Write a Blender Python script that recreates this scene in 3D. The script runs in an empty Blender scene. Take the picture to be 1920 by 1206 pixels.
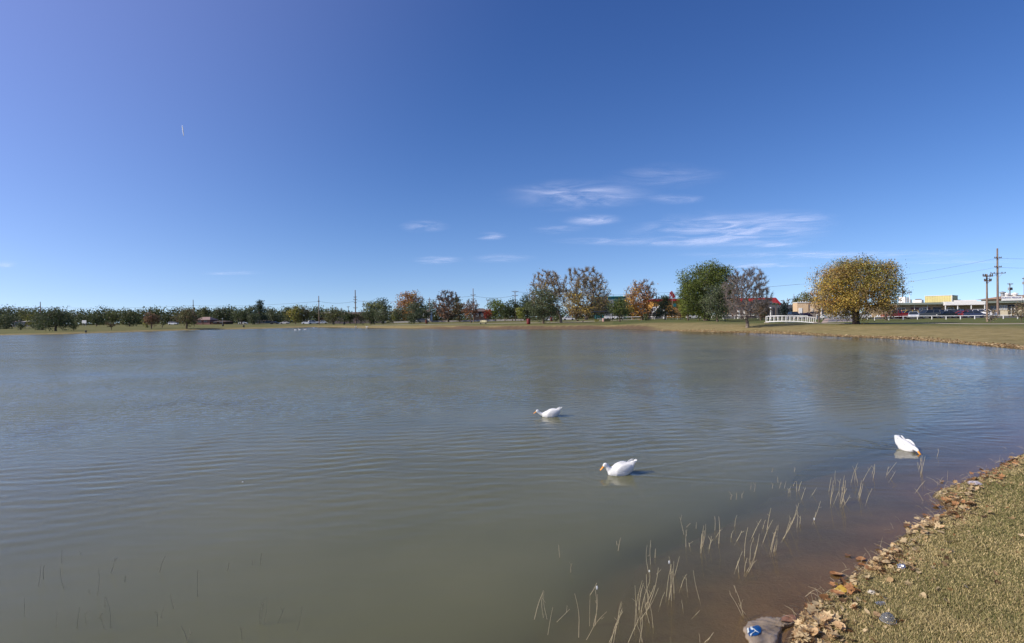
import bpy, math, random, time
import numpy as np
from mathutils import Vector, Matrix

sc = bpy.context.scene
COL = sc.collection
rad = math.radians

# ------------------------------------------------------------------ camera
F, CX, CY = 1048.0, 960.0, 603.0        # measured in pixels of the 1920 px wide photograph
EYE = 2.4                                # eye height over the water, metres
PITCH, ROLL = math.atan2(7.75, F), math.atan2(0.01484, 1.0)
_f = Vector((0, math.cos(PITCH), -math.sin(PITCH)))
_u0 = Vector((0, math.sin(PITCH), math.cos(PITCH)))
_x0 = Vector((1, 0, 0))
_r = math.cos(ROLL) * _x0 - math.sin(ROLL) * _u0
_u = math.sin(ROLL) * _x0 + math.cos(ROLL) * _u0
cam_data = bpy.data.cameras.new('camera')
cam = bpy.data.objects.new('camera', cam_data)
COL.objects.link(cam)
M = Matrix.Identity(4)
for i in range(3):
    M[i][0], M[i][1], M[i][2] = _r[i], _u[i], -_f[i]
M[2][3] = EYE
cam.matrix_world = M
cam_data.sensor_fit = 'HORIZONTAL'
cam_data.sensor_width = 36.0
cam_data.lens = 36.0 * F / 1920.0
cam_data.clip_start = 0.05
cam_data.clip_end = 20000
sc.camera = cam

# ------------------------------------------------------------------ light
SUN_AZ, SUN_EL = -105.0, 35.0
world = bpy.data.worlds.new('World')
sc.world = world
world.use_nodes = True
wt = world.node_tree
bg = wt.nodes['Background']
sky = wt.nodes.new('ShaderNodeTexSky')
sky.sky_type = 'NISHITA'
sky.sun_disc = False
sky.sun_elevation = rad(SUN_EL)
sky.sun_rotation = rad(SUN_AZ % 360)
sky.altitude = 1000
sky.air_density = 1.0
sky.dust_density = 0.5
sky.ozone_density = 1.5
hs = wt.nodes.new('ShaderNodeHueSaturation')
hs.inputs['Saturation'].default_value = 1.38
hs.inputs['Value'].default_value = 1.0
tcw = wt.nodes.new('ShaderNodeTexCoord')
lift = wt.nodes.new('ShaderNodeVectorMath'); lift.operation = 'ADD'; lift.inputs[1].default_value = (0, 0, 0.07)
wt.links.new(tcw.outputs['Generated'], lift.inputs[0]); wt.links.new(lift.outputs[0], sky.inputs['Vector'])
tintn = wt.nodes.new('ShaderNodeMix'); tintn.data_type = 'RGBA'; tintn.blend_type = 'MULTIPLY'
tintn.inputs[0].default_value = 1.0
wt.links.new(sky.outputs[0], hs.inputs['Color'])
wt.links.new(hs.outputs[0], tintn.inputs[6])
# paler and greener towards the horizon, more violet overhead, and the broad aureole round the sun
sepn = wt.nodes.new('ShaderNodeSeparateXYZ'); wt.links.new(tcw.outputs['Generated'], sepn.inputs[0])
elr = wt.nodes.new('ShaderNodeValToRGB'); wt.links.new(sepn.outputs['Z'], elr.inputs[0])
elr.color_ramp.elements[0].position = 0.0; elr.color_ramp.elements[0].color = (1.10, 1.0, 1.08, 1)
elr.color_ramp.elements[1].position = 0.5; elr.color_ramp.elements[1].color = (1.75, .84, 1.0, 1)
wt.links.new(elr.outputs[0], tintn.inputs[7])
dt = wt.nodes.new('ShaderNodeVectorMath'); dt.operation = 'DOT_PRODUCT'; dt.inputs[1].default_value = (math.sin(rad(SUN_AZ)) * math.cos(rad(SUN_EL)), math.cos(rad(SUN_AZ)) * math.cos(rad(SUN_EL)), math.sin(rad(SUN_EL)))
wt.links.new(tcw.outputs['Generated'], dt.inputs[0])
gm = wt.nodes.new('ShaderNodeMapRange'); gm.interpolation_type = 'SMOOTHSTEP'
gm.inputs['From Min'].default_value = .0; gm.inputs['From Max'].default_value = 1.0
wt.links.new(dt.outputs['Value'], gm.inputs['Value'])
glow = wt.nodes.new('ShaderNodeMix'); glow.data_type = 'RGBA'; glow.blend_type = 'ADD'; glow.inputs[7].default_value = (1.35, 1.25, 1.8, 1)
wt.links.new(gm.outputs[0], glow.inputs[0]); wt.links.new(tintn.outputs[2], glow.inputs[6])
wt.links.new(glow.outputs[2], bg.inputs[0])
bg.inputs[1].default_value = 0.11
sun_d = bpy.data.lights.new('sun', 'SUN')
sun_d.energy = 4.2
sun_d.angle = rad(0.5)
sun_d.color = (1.0, 0.93, 0.82)
sun = bpy.data.objects.new('sun', sun_d)
COL.objects.link(sun)
SD = Vector((math.sin(rad(SUN_AZ)) * math.cos(rad(SUN_EL)), math.cos(rad(SUN_AZ)) * math.cos(rad(SUN_EL)), math.sin(rad(SUN_EL))))
sun.rotation_euler = (-SD).to_track_quat('-Z', 'Y').to_euler()
vs = sc.view_settings
vs.view_transform = 'Standard'
vs.look = 'None'
vs.exposure = 0.35
vs.gamma = 1.0
vs.use_curve_mapping = False
sc.cycles.transparent_max_bounces = 24
sc.cycles.max_bounces = 8

# ------------------------------------------------------------------ geometry of the picture
def ray(px, py):
    return _f + _r * ((px - CX) / F) + _u * ((CY - py) / F)

def at_depth(px, py, Y):
    d = ray(px, py)
    return Vector((0, 0, EYE)) + d * (Y / d.y)

def on_plane(px, py, z=0.0):
    d = ray(px, py)
    return Vector((0, 0, EYE)) + d * ((z - EYE) / d.z)

def project(p):
    v = Vector(p) - Vector((0, 0, EYE))
    w = v.dot(_f)
    return CX + F * v.dot(_r) / w, CY - F * v.dot(_u) / w

def scale_at(Y):
    return F / Y                           # pixels per metre

# ------------------------------------------------------------------ lake outline
far_px = [(-250, 639), (-120, 632), (0, 628.5), (60, 627.5), (130, 626), (200, 624), (260, 622), (320, 620), (390, 618.3), (450, 617), (510, 615.6),
          (560, 614.3), (592, 613.2), (612, 613.2), (632, 613.8), (655, 614.6), (700, 615), (760, 616), (820, 616.2), (880, 617),
          (940, 617.2), (1000, 617), (1070, 616.8), (1150, 616.4), (1215, 616.6), (1206, 618), (1232, 620), (1300, 622.5), (1360, 623.6), (1400, 624.5),
          (1450, 626), (1500, 628), (1550, 630), (1600, 632.5), (1650, 634.5), (1700, 637), (1750, 640.5), (1800, 645), (1860, 650), (1925, 656)]
near_px = [(1475, 1206), (1500, 1150), (1545, 1115), (1600, 1078), (1650, 1040), (1700, 1000), (1745, 975), (1782, 955),
           (1768, 941), (1748, 932), (1754, 922), (1800, 907), (1850, 889), (1885, 868), (1925, 848)]
far_w = [on_plane(x, y) for x, y in far_px]
near_w = [on_plane(x, y) for x, y in near_px]
LAKE = [(p.x, p.y) for p in far_w]
LAKE += [(36.5, 38.5), (36.5, 36), (26, 26), (15, 15.5)]
LAKE += [(p.x, p.y) for p in reversed(near_w)]
LAKE += [(1.7, 3.5), (1.0, 2.6), (-0.3, 1.7), (-4, -1), (-15, -8), (-60, -40), (-160, -70), (-230, -20), (-235, 70)]
LAKE = np.array(LAKE)

def sdist(x, y):
    """signed distance to the shore: positive on land"""
    x = np.asarray(x, float); y = np.asarray(y, float)
    shp = x.shape
    x = x.ravel(); y = y.ravel()
    best = np.full(x.shape, 1e18)
    inside = np.zeros(x.shape, bool)
    n = len(LAKE)
    for i in range(n):
        ax, ay = LAKE[i]; bx, by = LAKE[(i + 1) % n]
        dx, dy = bx - ax, by - ay
        t = np.clip(((x - ax) * dx + (y - ay) * dy) / (dx * dx + dy * dy + 1e-12), 0, 1)
        d = (x - ax - t * dx) ** 2 + (y - ay - t * dy) ** 2
        best = np.minimum(best, d)
        c = ((ay > y) != (by > y))
        with np.errstate(divide='ignore', invalid='ignore'):
            xi = ax + (y - ay) * dx / (dy if dy != 0 else 1e-12)
        inside ^= c & (x < xi)
    d = np.sqrt(best)
    return np.where(inside, -d, d).reshape(shp)

def sstep(a, b, v):
    t = np.clip((v - a) / (b - a), 0, 1)
    return t * t * (3 - 2 * t)

_nr = np.random.RandomState(5)
_nk = [(_nr.uniform(0, 2 * math.pi), _nr.uniform(0, 6.28)) for _ in range(48)]
def waves(x, y, wl, seed=0, n=6):
    """cheap smooth noise about -1..1 with wavelength wl"""
    s = 0
    for i in range(n):
        a, ph = _nk[(seed * 7 + i) % 48]
        k = 2 * math.pi / (wl * (0.7 + 0.13 * i))
        s = s + np.sin(k * (x * math.cos(a) + y * math.sin(a)) + ph * (1 + seed))
    return s / n * 1.6

DITCH = at_depth(1482, 606, 90)
def ground_z(x, y, sd=None):
    x = np.asarray(x, float); y = np.asarray(y, float)
    if sd is None:
        sd = sdist(x, y)
    yy = np.maximum(y, 1.0)
    px = np.clip(960 + 1048 * x / yy, 0, 1920)
    P = np.interp(px, [0, 300, 560, 700, 800, 991, 1300, 1600, 1920], [.45, .5, .5, .6, .75, .9, .95, .92, .85])
    L = np.interp(px, [0, 560, 780, 860, 1150, 1200, 1260, 1920], [9, 7, 5, 3.0, 2.6, 5, 16, 17])
    t = np.clip(sd / L, 0, 1)
    base = P * (1 - (1 - t) ** 2)
    # undercut bank in the middle of the far shore
    wc = sstep(760, 840, px) * (1 - sstep(1190, 1230, px))
    cut = 0.14 * sstep(0, 0.5, sd) + 0.42 * sstep(1.0 + .5 * waves(x, y, 9, 2), 1.5 + .5 * waves(x, y, 9, 2), sd)
    base = base * (1 - wc) + np.minimum(base, 0.02 * np.clip(sd, 0, 5)) * wc * 0 + (cut + (P - .56) * np.clip(sd / 12, 0, 1)) * wc
    rise = np.interp(px, [0, 500, 800, 1000, 1300, 1500, 1920], [.9, .9, .5, .35, .35, .1, 0.0])
    base = base + rise * sstep(30, 230, sd)
    near = 0.035 * sstep(0, .12, sd) + 0.10 * np.clip(sd, 0, 7)
    wn = 1 - sstep(18, 32, y)
    z = near * wn + base * (1 - wn)
    z = z + (0.018 * waves(x, y, 1.3, 1) + .008 * waves(x, y, .45, 4)) * sstep(0.05, .5, sd) * wn + 0.05 * waves(x, y, 14, 3) * sstep(3, 12, sd) * (1 - wn)
    g = np.exp(-(((x - DITCH.x) / 3.0) ** 2 + ((y - DITCH.y) / 4.0) ** 2))
    z = z - 0.75 * g * (sd > 0)
    under = -np.minimum(0.12 * np.abs(sd) + 0.38 * np.maximum(np.abs(sd) - 1.6, 0), 2.2)
    return np.where(sd > 0, z, under)

def gz(x, y):
    return float(ground_z(np.array([x]), np.array([y]))[0])

_Ys = np.geomspace(2.0, 1400, 2600)
def ground_hit(px, py, Ymin=None):
    """where the ray through a pixel first meets dry ground"""
    d = ray(px, py)
    X = d.x / d.y * _Ys; Z = EYE + d.z / d.y * _Ys
    sd = sdist(X, _Ys)
    G = ground_z(X, _Ys, sd)
    ok = (Z <= G) & (sd > 0)
    if Ymin: ok &= _Ys > Ymin
    i = int(np.argmax(ok)) if ok.any() else len(_Ys) - 1
    return Vector((X[i], _Ys[i], G[i]))

def col(px, Y):
    """ground point in the picture column px at distance Y"""
    x = (px - 960) / F * Y
    for _ in range(3):
        z = gz(x, Y)
        q = project((x, Y, z))
        x += (px - q[0]) / F * Y
    return Vector((x, Y, gz(x, Y)))

# ------------------------------------------------------------------ mesh helpers
def npmesh(name, V, faces, smooth=False):
    """faces: list of int arrays (n,3) or (n,4)"""
    me = bpy.data.meshes.new(name)
    V = np.asarray(V, np.float32)
    me.vertices.add(len(V)); me.vertices.foreach_set('co', V.ravel())
    fl = [np.asarray(f, np.int32) for f in faces if len(f)]
    nl = sum(f.size for f in fl); nf = sum(len(f) for f in fl)
    me.loops.add(nl); me.polygons.add(nf)
    me.loops.foreach_set('vertex_index', np.concatenate([f.ravel() for f in fl]))
    tot = np.concatenate([np.full(len(f), f.shape[1], np.int32) for f in fl])
    st = np.concatenate([[0], np.cumsum(tot)[:-1]]).astype(np.int32)
    me.polygons.foreach_set('loop_start', st)
    me.polygons.foreach_set('loop_total', tot)
    if smooth:
        me.polygons.foreach_set('use_smooth', np.ones(nf, bool))
    me.update(calc_edges=True)
    return me

def set_attr(me, name, arr, typ='FLOAT'):
    a = me.attributes.new(name, typ, 'POINT')
    arr = np.asarray(arr, np.float32)
    if typ == 'FLOAT':
        a.data.foreach_set('value', arr.ravel())
    else:
        if arr.shape[1] == 3: arr = np.hstack([arr, np.ones((len(arr), 1), np.float32)])
        a.data.foreach_set('color', arr.ravel().astype(np.float32))

def link(name, me, mat=None, parent=None, label=None, cat=None, group=None, kind=None, loc=None):
    o = bpy.data.objects.new(name, me)
    COL.objects.link(o)
    if mat is not None and me is not None and len(me.materials) == 0:
        me.materials.append(mat)
    if parent is not None: o.parent = parent
    if loc is not None: o.location = loc
    if label: o['label'] = label
    if cat: o['category'] = cat
    if group: o['group'] = group
    if kind: o['kind'] = kind
    return o

def empty(name, label, cat, loc=(0, 0, 0), rz=0.0, group=None):
    o = bpy.data.objects.new(name, None)
    COL.objects.link(o)
    o.empty_display_size = 0.2
    o.location = loc; o.rotation_euler = (0, 0, rz)
    o['label'] = label; o['category'] = cat
    if group: o['group'] = group
    return o

class MB:
    """collects simple solids into one mesh"""
    def __init__(s): s.v = []; s.f = []
    def add(s, vs, fs):
        n = len(s.v); s.v += [tuple(p) for p in vs]; s.f += [tuple(i + n for i in f) for f in fs]
        return s
    def box(s, c, d, rz=0.0, taper=1.0):
        cx, cy, cz = c; hx, hy, hz = d[0] / 2, d[1] / 2, d[2] / 2
        ca, sa = math.cos(rz), math.sin(rz)
        vs = []
        for sz in (-1, 1):
            k = taper if sz > 0 else 1
            for sx, sy in ((-1, -1), (1, -1), (1, 1), (-1, 1)):
                x, y = sx * hx * k, sy * hy * k
                vs.append((cx + x * ca - y * sa, cy + x * sa + y * ca, cz + sz * hz))
        return s.add(vs, [(0, 3, 2, 1), (4, 5, 6, 7), (0, 1, 5, 4), (1, 2, 6, 5), (2, 3, 7, 6), (3, 0, 4, 7)])
    def tube(s, pts, r, n=6, cap=True):
        pts = [Vector(p) for p in pts]
        rs = r if isinstance(r, (list, tuple)) else [r] * len(pts)
        base = len(s.v)
        for i, p in enumerate(pts):
            a = pts[max(i - 1, 0)]; b = pts[min(i + 1, len(pts) - 1)]
            t = (b - a).normalized()
            ref = Vector((0, 0, 1)) if abs(t.z) < 0.9 else Vector((1, 0, 0))
            e1 = t.cross(ref).normalized(); e2 = t.cross(e1)
            for k in range(n):
                an = 2 * math.pi * k / n
                q = p + (e1 * math.cos(an) + e2 * math.sin(an)) * rs[i]
                s.v.append(tuple(q))
        for i in range(len(pts) - 1):
            for k in range(n):
                k2 = (k + 1) % n
                s.f.append((base + i * n + k, base + i * n + k2, base + (i + 1) * n + k2, base + (i + 1) * n + k))
        if cap:
            s.f.append(tuple(base + k for k in range(n)))
            s.f.append(tuple(base + (len(pts) - 1) * n + k for k in reversed(range(n))))
        return s
    def lathe(s, c, prof, n=12):
        base = len(s.v)
        for r, z in prof:
            for k in range(n):
                an = 2 * math.pi * k / n
                s.v.append((c[0] + r * math.cos(an), c[1] + r * math.sin(an), c[2] + z))
        m = len(prof)
        for i in range(m - 1):
            for k in range(n):
                k2 = (k + 1) % n
                s.f.append((base + i * n + k, base + i * n + k2, base + (i + 1) * n + k2, base + (i + 1) * n + k))
        s.f.append(tuple(base + k for k in reversed(range(n))))
        s.f.append(tuple(base + (m - 1) * n + k for k in range(n)))
        return s
    def prism(s, pts, axis, a, b):
        """outline in two axes extruded from a to b along axis ('x': outline in y,z; 'y': outline in x,z)"""
        n = len(pts); base = len(s.v)
        for t in (a, b):
            for p, q in pts:
                s.v.append((t, p, q) if axis == 'x' else ((p, t, q) if axis == 'y' else (p, q, t)))
        for k in range(n):
            k2 = (k + 1) % n
            s.f.append((base + k, base + k2, base + n + k2, base + n + k))
        s.f.append(tuple(base + k for k in reversed(range(n))))
        s.f.append(tuple(base + n + k for k in range(n)))
        return s
    def mesh(s, name, smooth=False):
        me = bpy.data.meshes.new(name)
        me.from_pydata(s.v, [], s.f)
        if smooth:
            me.polygons.foreach_set('use_smooth', np.ones(len(me.polygons), bool))
        import bmesh
        bm = bmesh.new(); bm.from_mesh(me); bmesh.ops.recalc_face_normals(bm, faces=bm.faces); bm.to_mesh(me); bm.free()
        me.update()
        return me
    def build(s, name, mat, parent=None, smooth=False, **k):
        return link(name, s.mesh(name, smooth), mat, parent, **k)

# ------------------------------------------------------------------ materials
MATS = {}
def mat(name, color, rough=0.8, var=0.15, scale=3.0, metal=0.0, bump=0.0, spec=0.3, coat=0.0, trans=0.0):
    if name in MATS: return MATS[name]
    m = bpy.data.materials.new(name); m.use_nodes = True
    nt = m.node_tree; b = nt.nodes['Principled BSDF']
    b.inputs['Roughness'].default_value = rough
    b.inputs['Metallic'].default_value = metal
    b.inputs['Specular IOR Level'].default_value = spec
    b.inputs['Coat Weight'].default_value = coat
    b.inputs['Transmission Weight'].default_value = trans
    tc = nt.nodes.new('ShaderNodeTexCoord')
    no = nt.nodes.new('ShaderNodeTexNoise'); no.inputs['Scale'].default_value = scale; no.inputs['Detail'].default_value = 5
    no.inputs['Roughness'].default_value = 0.65
    nt.links.new(tc.outputs['Object'], no.inputs['Vector'])
    mr = nt.nodes.new('ShaderNodeMapRange')
    mr.inputs['From Min'].default_value = 0.3; mr.inputs['From Max'].default_value = 0.7
    mr.inputs['To Min'].default_value = 1 - var; mr.inputs['To Max'].default_value = 1 + var
    nt.links.new(no.outputs['Fac'], mr.inputs['Value'])
    mx = nt.nodes.new('ShaderNodeVectorMath'); mx.operation = 'SCALE'
    mx.inputs[0].default_value = color[:3]
    nt.links.new(mr.outputs[0], mx.inputs['Scale'])
    nt.links.new(mx.outputs[0], b.inputs['Base Color'])
    if bump:
        bp = nt.nodes.new('ShaderNodeBump'); bp.inputs['Strength'].default_value = bump; bp.inputs['Distance'].default_value = 0.02
        n2 = nt.nodes.new('ShaderNodeTexNoise'); n2.inputs['Scale'].default_value = scale * 6; n2.inputs['Detail'].default_value = 4
        nt.links.new(tc.outputs['Object'], n2.inputs['Vector'])
        nt.links.new(n2.outputs['Fac'], bp.inputs['Height']); nt.links.new(bp.outputs[0], b.inputs['Normal'])
    MATS[name] = m
    return m

def attr_mat(name, rough=0.7, transl=0.35, spec=0.2):
    """plant material whose colour comes from the mesh's own colour attribute"""
    m = bpy.data.materials.new(name); m.use_nodes = True
    nt = m.node_tree; b = nt.nodes['Principled BSDF']; out = nt.nodes['Material Output']
    b.inputs['Roughness'].default_value = rough; b.inputs['Specular IOR Level'].default_value = spec
    at = nt.nodes.new('ShaderNodeAttribute'); at.attribute_name = 'tint'
    nt.links.new(at.outputs['Color'], b.inputs['Base Color'])
    if transl > 0:
        tr = nt.nodes.new('ShaderNodeBsdfTranslucent'); nt.links.new(at.outputs['Color'], tr.inputs['Color'])
        mx = nt.nodes.new('ShaderNodeMixShader'); mx.inputs[0].default_value = transl
        nt.links.new(b.outputs[0], mx.inputs[1]); nt.links.new(tr.outputs[0], mx.inputs[2])
        nt.links.new(mx.outputs[0], out.inputs['Surface'])
    MATS[name] = m
    return m
LEAF = attr_mat('foliage', 0.6, 0.3)
GRASS = attr_mat('grass_blades', 0.7, 0.3)
BARK = mat('bark', (.13, .10, .075), .95, .3, 8, bump=.5, spec=.1)
BARK_PALE = mat('bark_pale', (.20, .165, .13), .95, .3, 8, bump=.5, spec=.1)
# ------------------------------------------------------------------ ground
def ground_material():
    m = bpy.data.materials.new('ground_turf'); m.use_nodes = True
    nt = m.node_tree; b = nt.nodes['Principled BSDF']; L = nt.links.new
    b.inputs['Roughness'].default_value = 0.95; b.inputs['Specular IOR Level'].default_value = 0.1
    def N(t, **k):
        n = nt.nodes.new(t)
        for a, v in k.items(): setattr(n, a, v)
        return n
    def noise(scale, det=6, vec=None, rough=.6):
        n = N('ShaderNodeTexNoise'); n.inputs['Scale'].default_value = scale; n.inputs['Detail'].default_value = det; n.inputs['Roughness'].default_value = rough
        L(vec if vec is not None else geo.outputs['Position'], n.inputs['Vector']); return n
    def ramp(v, pts):
        r = N('ShaderNodeValToRGB'); e = r.color_ramp.elements
        while len(e) < len(pts): e.new(0.5)
        for i, (p, c) in enumerate(pts):
            e[i].position = p; e[i].color = (*c, 1)
        L(v, r.inputs[0]); return r
    def mix(f, a, c2, t='MIX'):
        x = N('ShaderNodeMix'); x.data_type = 'RGBA'; x.blend_type = t
        if isinstance(f, float): x.inputs[0].default_value = f
        else: L(f, x.inputs[0])
        L(a, x.inputs[6]); L(c2, x.inputs[7]); return x.outputs[2]
    geo = N('ShaderNodeNewGeometry')
    sd = N('ShaderNodeAttribute'); sd.attribute_name = 'shore'
    dr = N('ShaderNodeAttribute'); dr.attribute_name = 'dryness'
    n1 = noise(0.09, 6); n2 = noise(1.1, 6); n3 = noise(14, 5, rough=.75)
    dry = ramp(n2.outputs['Fac'], [(.3, (.20, .163, .068)), (.7, (.32, .26, .12))])
    grn = ramp(n2.outputs['Fac'], [(.3, (.075, .098, .026)), (.7, (.125, .14, .045))])
    # dryness + noise -> dry/green
    a = N('ShaderNodeMath', operation='MULTIPLY_ADD'); L(n1.outputs['Fac'], a.inputs[0]); a.inputs[1].default_value = 1.3; a.inputs[2].default_value = -.65
    a2 = N('ShaderNodeMath', operation='ADD'); L(a.outputs[0], a2.inputs[0]); L(dr.outputs['Fac'], a2.inputs[1])
    a2.use_clamp = True
    turf = mix(a2.outputs[0], grn.outputs[0], dry.outputs[0])
    fine = ramp(n3.outputs['Fac'], [(.25, (.55, .52, .45)), (.55, (1, 1, 1)), (.8, (1.5, 1.4, 1.25))])
    turf = mix(1.0, turf, fine.outputs[0], 'MULTIPLY')
    # bare mud at the waterline, submerged bed
    mud = ramp(n3.outputs['Fac'], [(.3, (.09, .06, .036)), (.7, (.17, .12, .075))])
    s2 = N('ShaderNodeMath', operation='MULTIPLY_ADD'); L(n2.outputs['Fac'], s2.inputs[0]); s2.inputs[1].default_value = -.9; L(sd.outputs['Fac'], s2.inputs[2])
    k = N('ShaderNodeMapRange'); L(s2.outputs[0], k.inputs['Value']); k.inputs['From Min'].default_value = -.5; k.inputs['From Max'].default_value = -.15
    k.clamp = True
    ct = N('ShaderNodeAttribute'); ct.attribute_name = 'cut'
    c1 = mix(k.outputs[0], mud.outputs[0], turf)
    c1 = mix(ct.outputs['Fac'], c1, mud.outputs[0])
    nb = noise(.9, 5)
    bed = ramp(nb.outputs['Fac'], [(.35, (.13, .09, .05)), (.65, (.22, .15, .085))])
    w = N('ShaderNodeMath', operation='LESS_THAN'); L(sd.outputs['Fac'], w.inputs[0]); w.inputs[1].default_value = -0.02
    c2 = mix(w.outputs[0], c1, bed.outputs[0])
    L(c2, b.inputs['Base Color'])
    bp = N('ShaderNodeBump'); bp.inputs['Strength'].default_value = .9; bp.inputs['Distance'].default_value = .03
    L(n3.outputs['Fac'], bp.inputs['Height']); L(bp.outputs[0], b.inputs['Normal'])
    return m

def build_ground():
    az = np.concatenate([np.linspace(-180, -50, 40)[:-1], np.linspace(-50, 50, 470), np.linspace(50, 180, 40)[1:]])
    az = np.radians(az)
    rr = np.concatenate([np.linspace(0.3, 3, 20)[:-1], np.geomspace(3, 16, 190)[:-1], np.geomspace(16, 34, 60)[:-1], np.geomspace(34, 300, 370)[:-1], np.geomspace(300, 6000, 40)])
    A, Rr = np.meshgrid(az, rr)
    X = Rr * np.sin(A); Y = Rr * np.cos(A)
    sd = sdist(X, Y)
    Z = ground_z(X, Y, sd)
    na, nr = len(az), len(rr)
    idx = np.arange(na * nr).reshape(nr, na)
    a = idx[:-1, :-1].ravel(); b = idx[:-1, 1:].ravel(); c = idx[1:, 1:].ravel(); d = idx[1:, :-1].ravel()
    f = np.stack([a, b, c, d], 1)
    s = sd.ravel()
    r = Rr.ravel()
    keep = ~((s[a] < -6.5) & (s[c] < -6.5)) 
    keep &= ~((s[a] < -6.5) & (s[c] < -6.5) & (r[a] > 30))
    f = f[keep]
    used = np.unique(f); remap = np.full(na * nr, -1); remap[used] = np.arange(len(used))
    V = np.stack([X.ravel(), Y.ravel(), Z.ravel()], 1)[used]
    me = npmesh('ground', V, [remap[f]], smooth=True)
    S = s[used]
    set_attr(me, 'shore', S)
    px = np.clip(960 + 1048 * V[:, 0] / np.maximum(V[:, 1], 1), 0, 1920)
    lim = np.interp(px, [0, 560, 800, 1150, 1250, 1400, 1700, 1920], [3, 4, 4.5, 3.5, 14, 14, 13, 15])
    dryn = 1.05 - .95 * sstep(0, 1, S / lim - .35 + .12 * waves(V[:, 0], V[:, 1], 11, 6))
    dryn = np.where(V[:, 1] < 20, .55, dryn) + .22 * (px < 1150) * (dryn < .6)
    set_attr(me, 'dryness', dryn)
    wc = sstep(760, 840, px) * (1 - sstep(1200, 1260, px))
    cut = wc * (1 - sstep(1.4, 2.0, S)) * (V[:, 1] > 40)
    set_attr(me, 'cut', cut)
    return link('ground', me, ground_material(), kind='structure', label='tan and green grass park ground around the pond')
GROUND = build_ground()
_bed = npmesh('pond_bed_blocker', [(-300, -120, -2.21), (70, -120, -2.21), (70, 330, -2.21), (-300, 330, -2.21)], [np.array([[0, 1, 2, 3]])])  # sheet added out of sight to stop sky light leaking up from below
link('pond_bed_blocker', _bed, mat('blocker_mud', (.10, .065, .04), .95, .2, .5), kind='structure', label='added unseen bed sheet under the pond water, blocking light from below')

# ------------------------------------------------------------------ water
DUCK_NEAR = on_plane(1162, 889); DUCK_FAR = on_plane(1032, 781); DUCK_RIGHT = on_plane(1700, 843)
def water_height(x, y):
    rng = np.random.RandomState(11)
    h = np.zeros_like(x)
    patch = .62 + .38 * waves(x, y, 7.5, 1) * 1.0
    patch2 = .6 + .4 * waves(x, y, 5.0, 3)
    # wind ripples, crests nearly across the view
    for i in range(20):
        wl = rng.uniform(.15, .40)
        ang = rad(90 + 7 + rng.uniform(-24, 24))
        k = 2 * math.pi / wl
        ph = rng.uniform(0, 6.28)
        sl = rng.uniform(.014, .032)
        h += sl / k * np.sin(k * (x * math.cos(ang) + y * math.sin(ang)) + ph + 1.2 * waves(x, y, 4.0, i % 5)) * (patch if i % 2 else patch2)
    lee = sstep(5.5, 11.5, y - .25 * x) * (1 - .55 * sstep(3, 9, x) * (1 - sstep(10, 16, y)))
    h *= .12 + 1.15 * lee
    for i in range(7):      # long lazy swell
        wl = rng.uniform(.9, 2.0); ang = rad(90 + rng.uniform(-28, 28)); k = 2 * math.pi / wl
        h += .0022 / k * np.sin(k * (x * math.cos(ang) + y * math.sin(ang)) + rng.uniform(0, 6.28))
    def wake(p, head, amp, length, t=.36):
        hx, hy = math.cos(head), math.sin(head)
        dx, dy = x - p.x, y - p.y
        a = -(dx * hx + dy * hy); b = -dx * hy + dy * hx
        a = a + .15
        u = np.abs(b) - t * a
        m = (a > 0) * np.exp(-a / length) * sstep(0, .5, a)
        arm = np.cos(2 * math.pi * u / .20) * np.exp(-(u / (.13 + .05 * np.maximum(a, 0))) ** 2)
        tr = .5 * np.cos(2 * math.pi * a / .26) * np.exp(-(b / (.10 + .22 * np.maximum(a, 0))) ** 2)
        return amp * m * (arm + tr)
    h += wake(DUCK_NEAR, rad(186), .0034, 2.0)
    h += wake(DUCK_FAR, rad(183), .0060, 3.0)
    h += wake(DUCK_RIGHT, rad(-42), .0060, 2.4)
    def ring(cx, cy, amp, r0, w, wl):
        r = np.hypot(x - cx, y - cy)
        return amp * (.45 + .55 * waves(x, y, 1.3, 4)) * np.cos(2 * math.pi * r / wl + .9 * waves(x, y, 1.1, 2)) * np.exp(-((r - r0) / w) ** 2)
    q = on_plane(1830, 800)
    h += ring(q.x, q.y, .0028, 1.3, 1.1, .30)
    h += ring(DUCK_RIGHT.x + .1, DUCK_RIGHT.y - .1, .002, .5, .5, .17)
    h += ring(DUCK_NEAR.x - .25, DUCK_NEAR.y, .0014, .35, .35, .15)
    q = on_plane(1330, 790)
    h += ring(q.x, q.y, .0022, 2.0, 1.3, .33)
    return h

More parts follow.
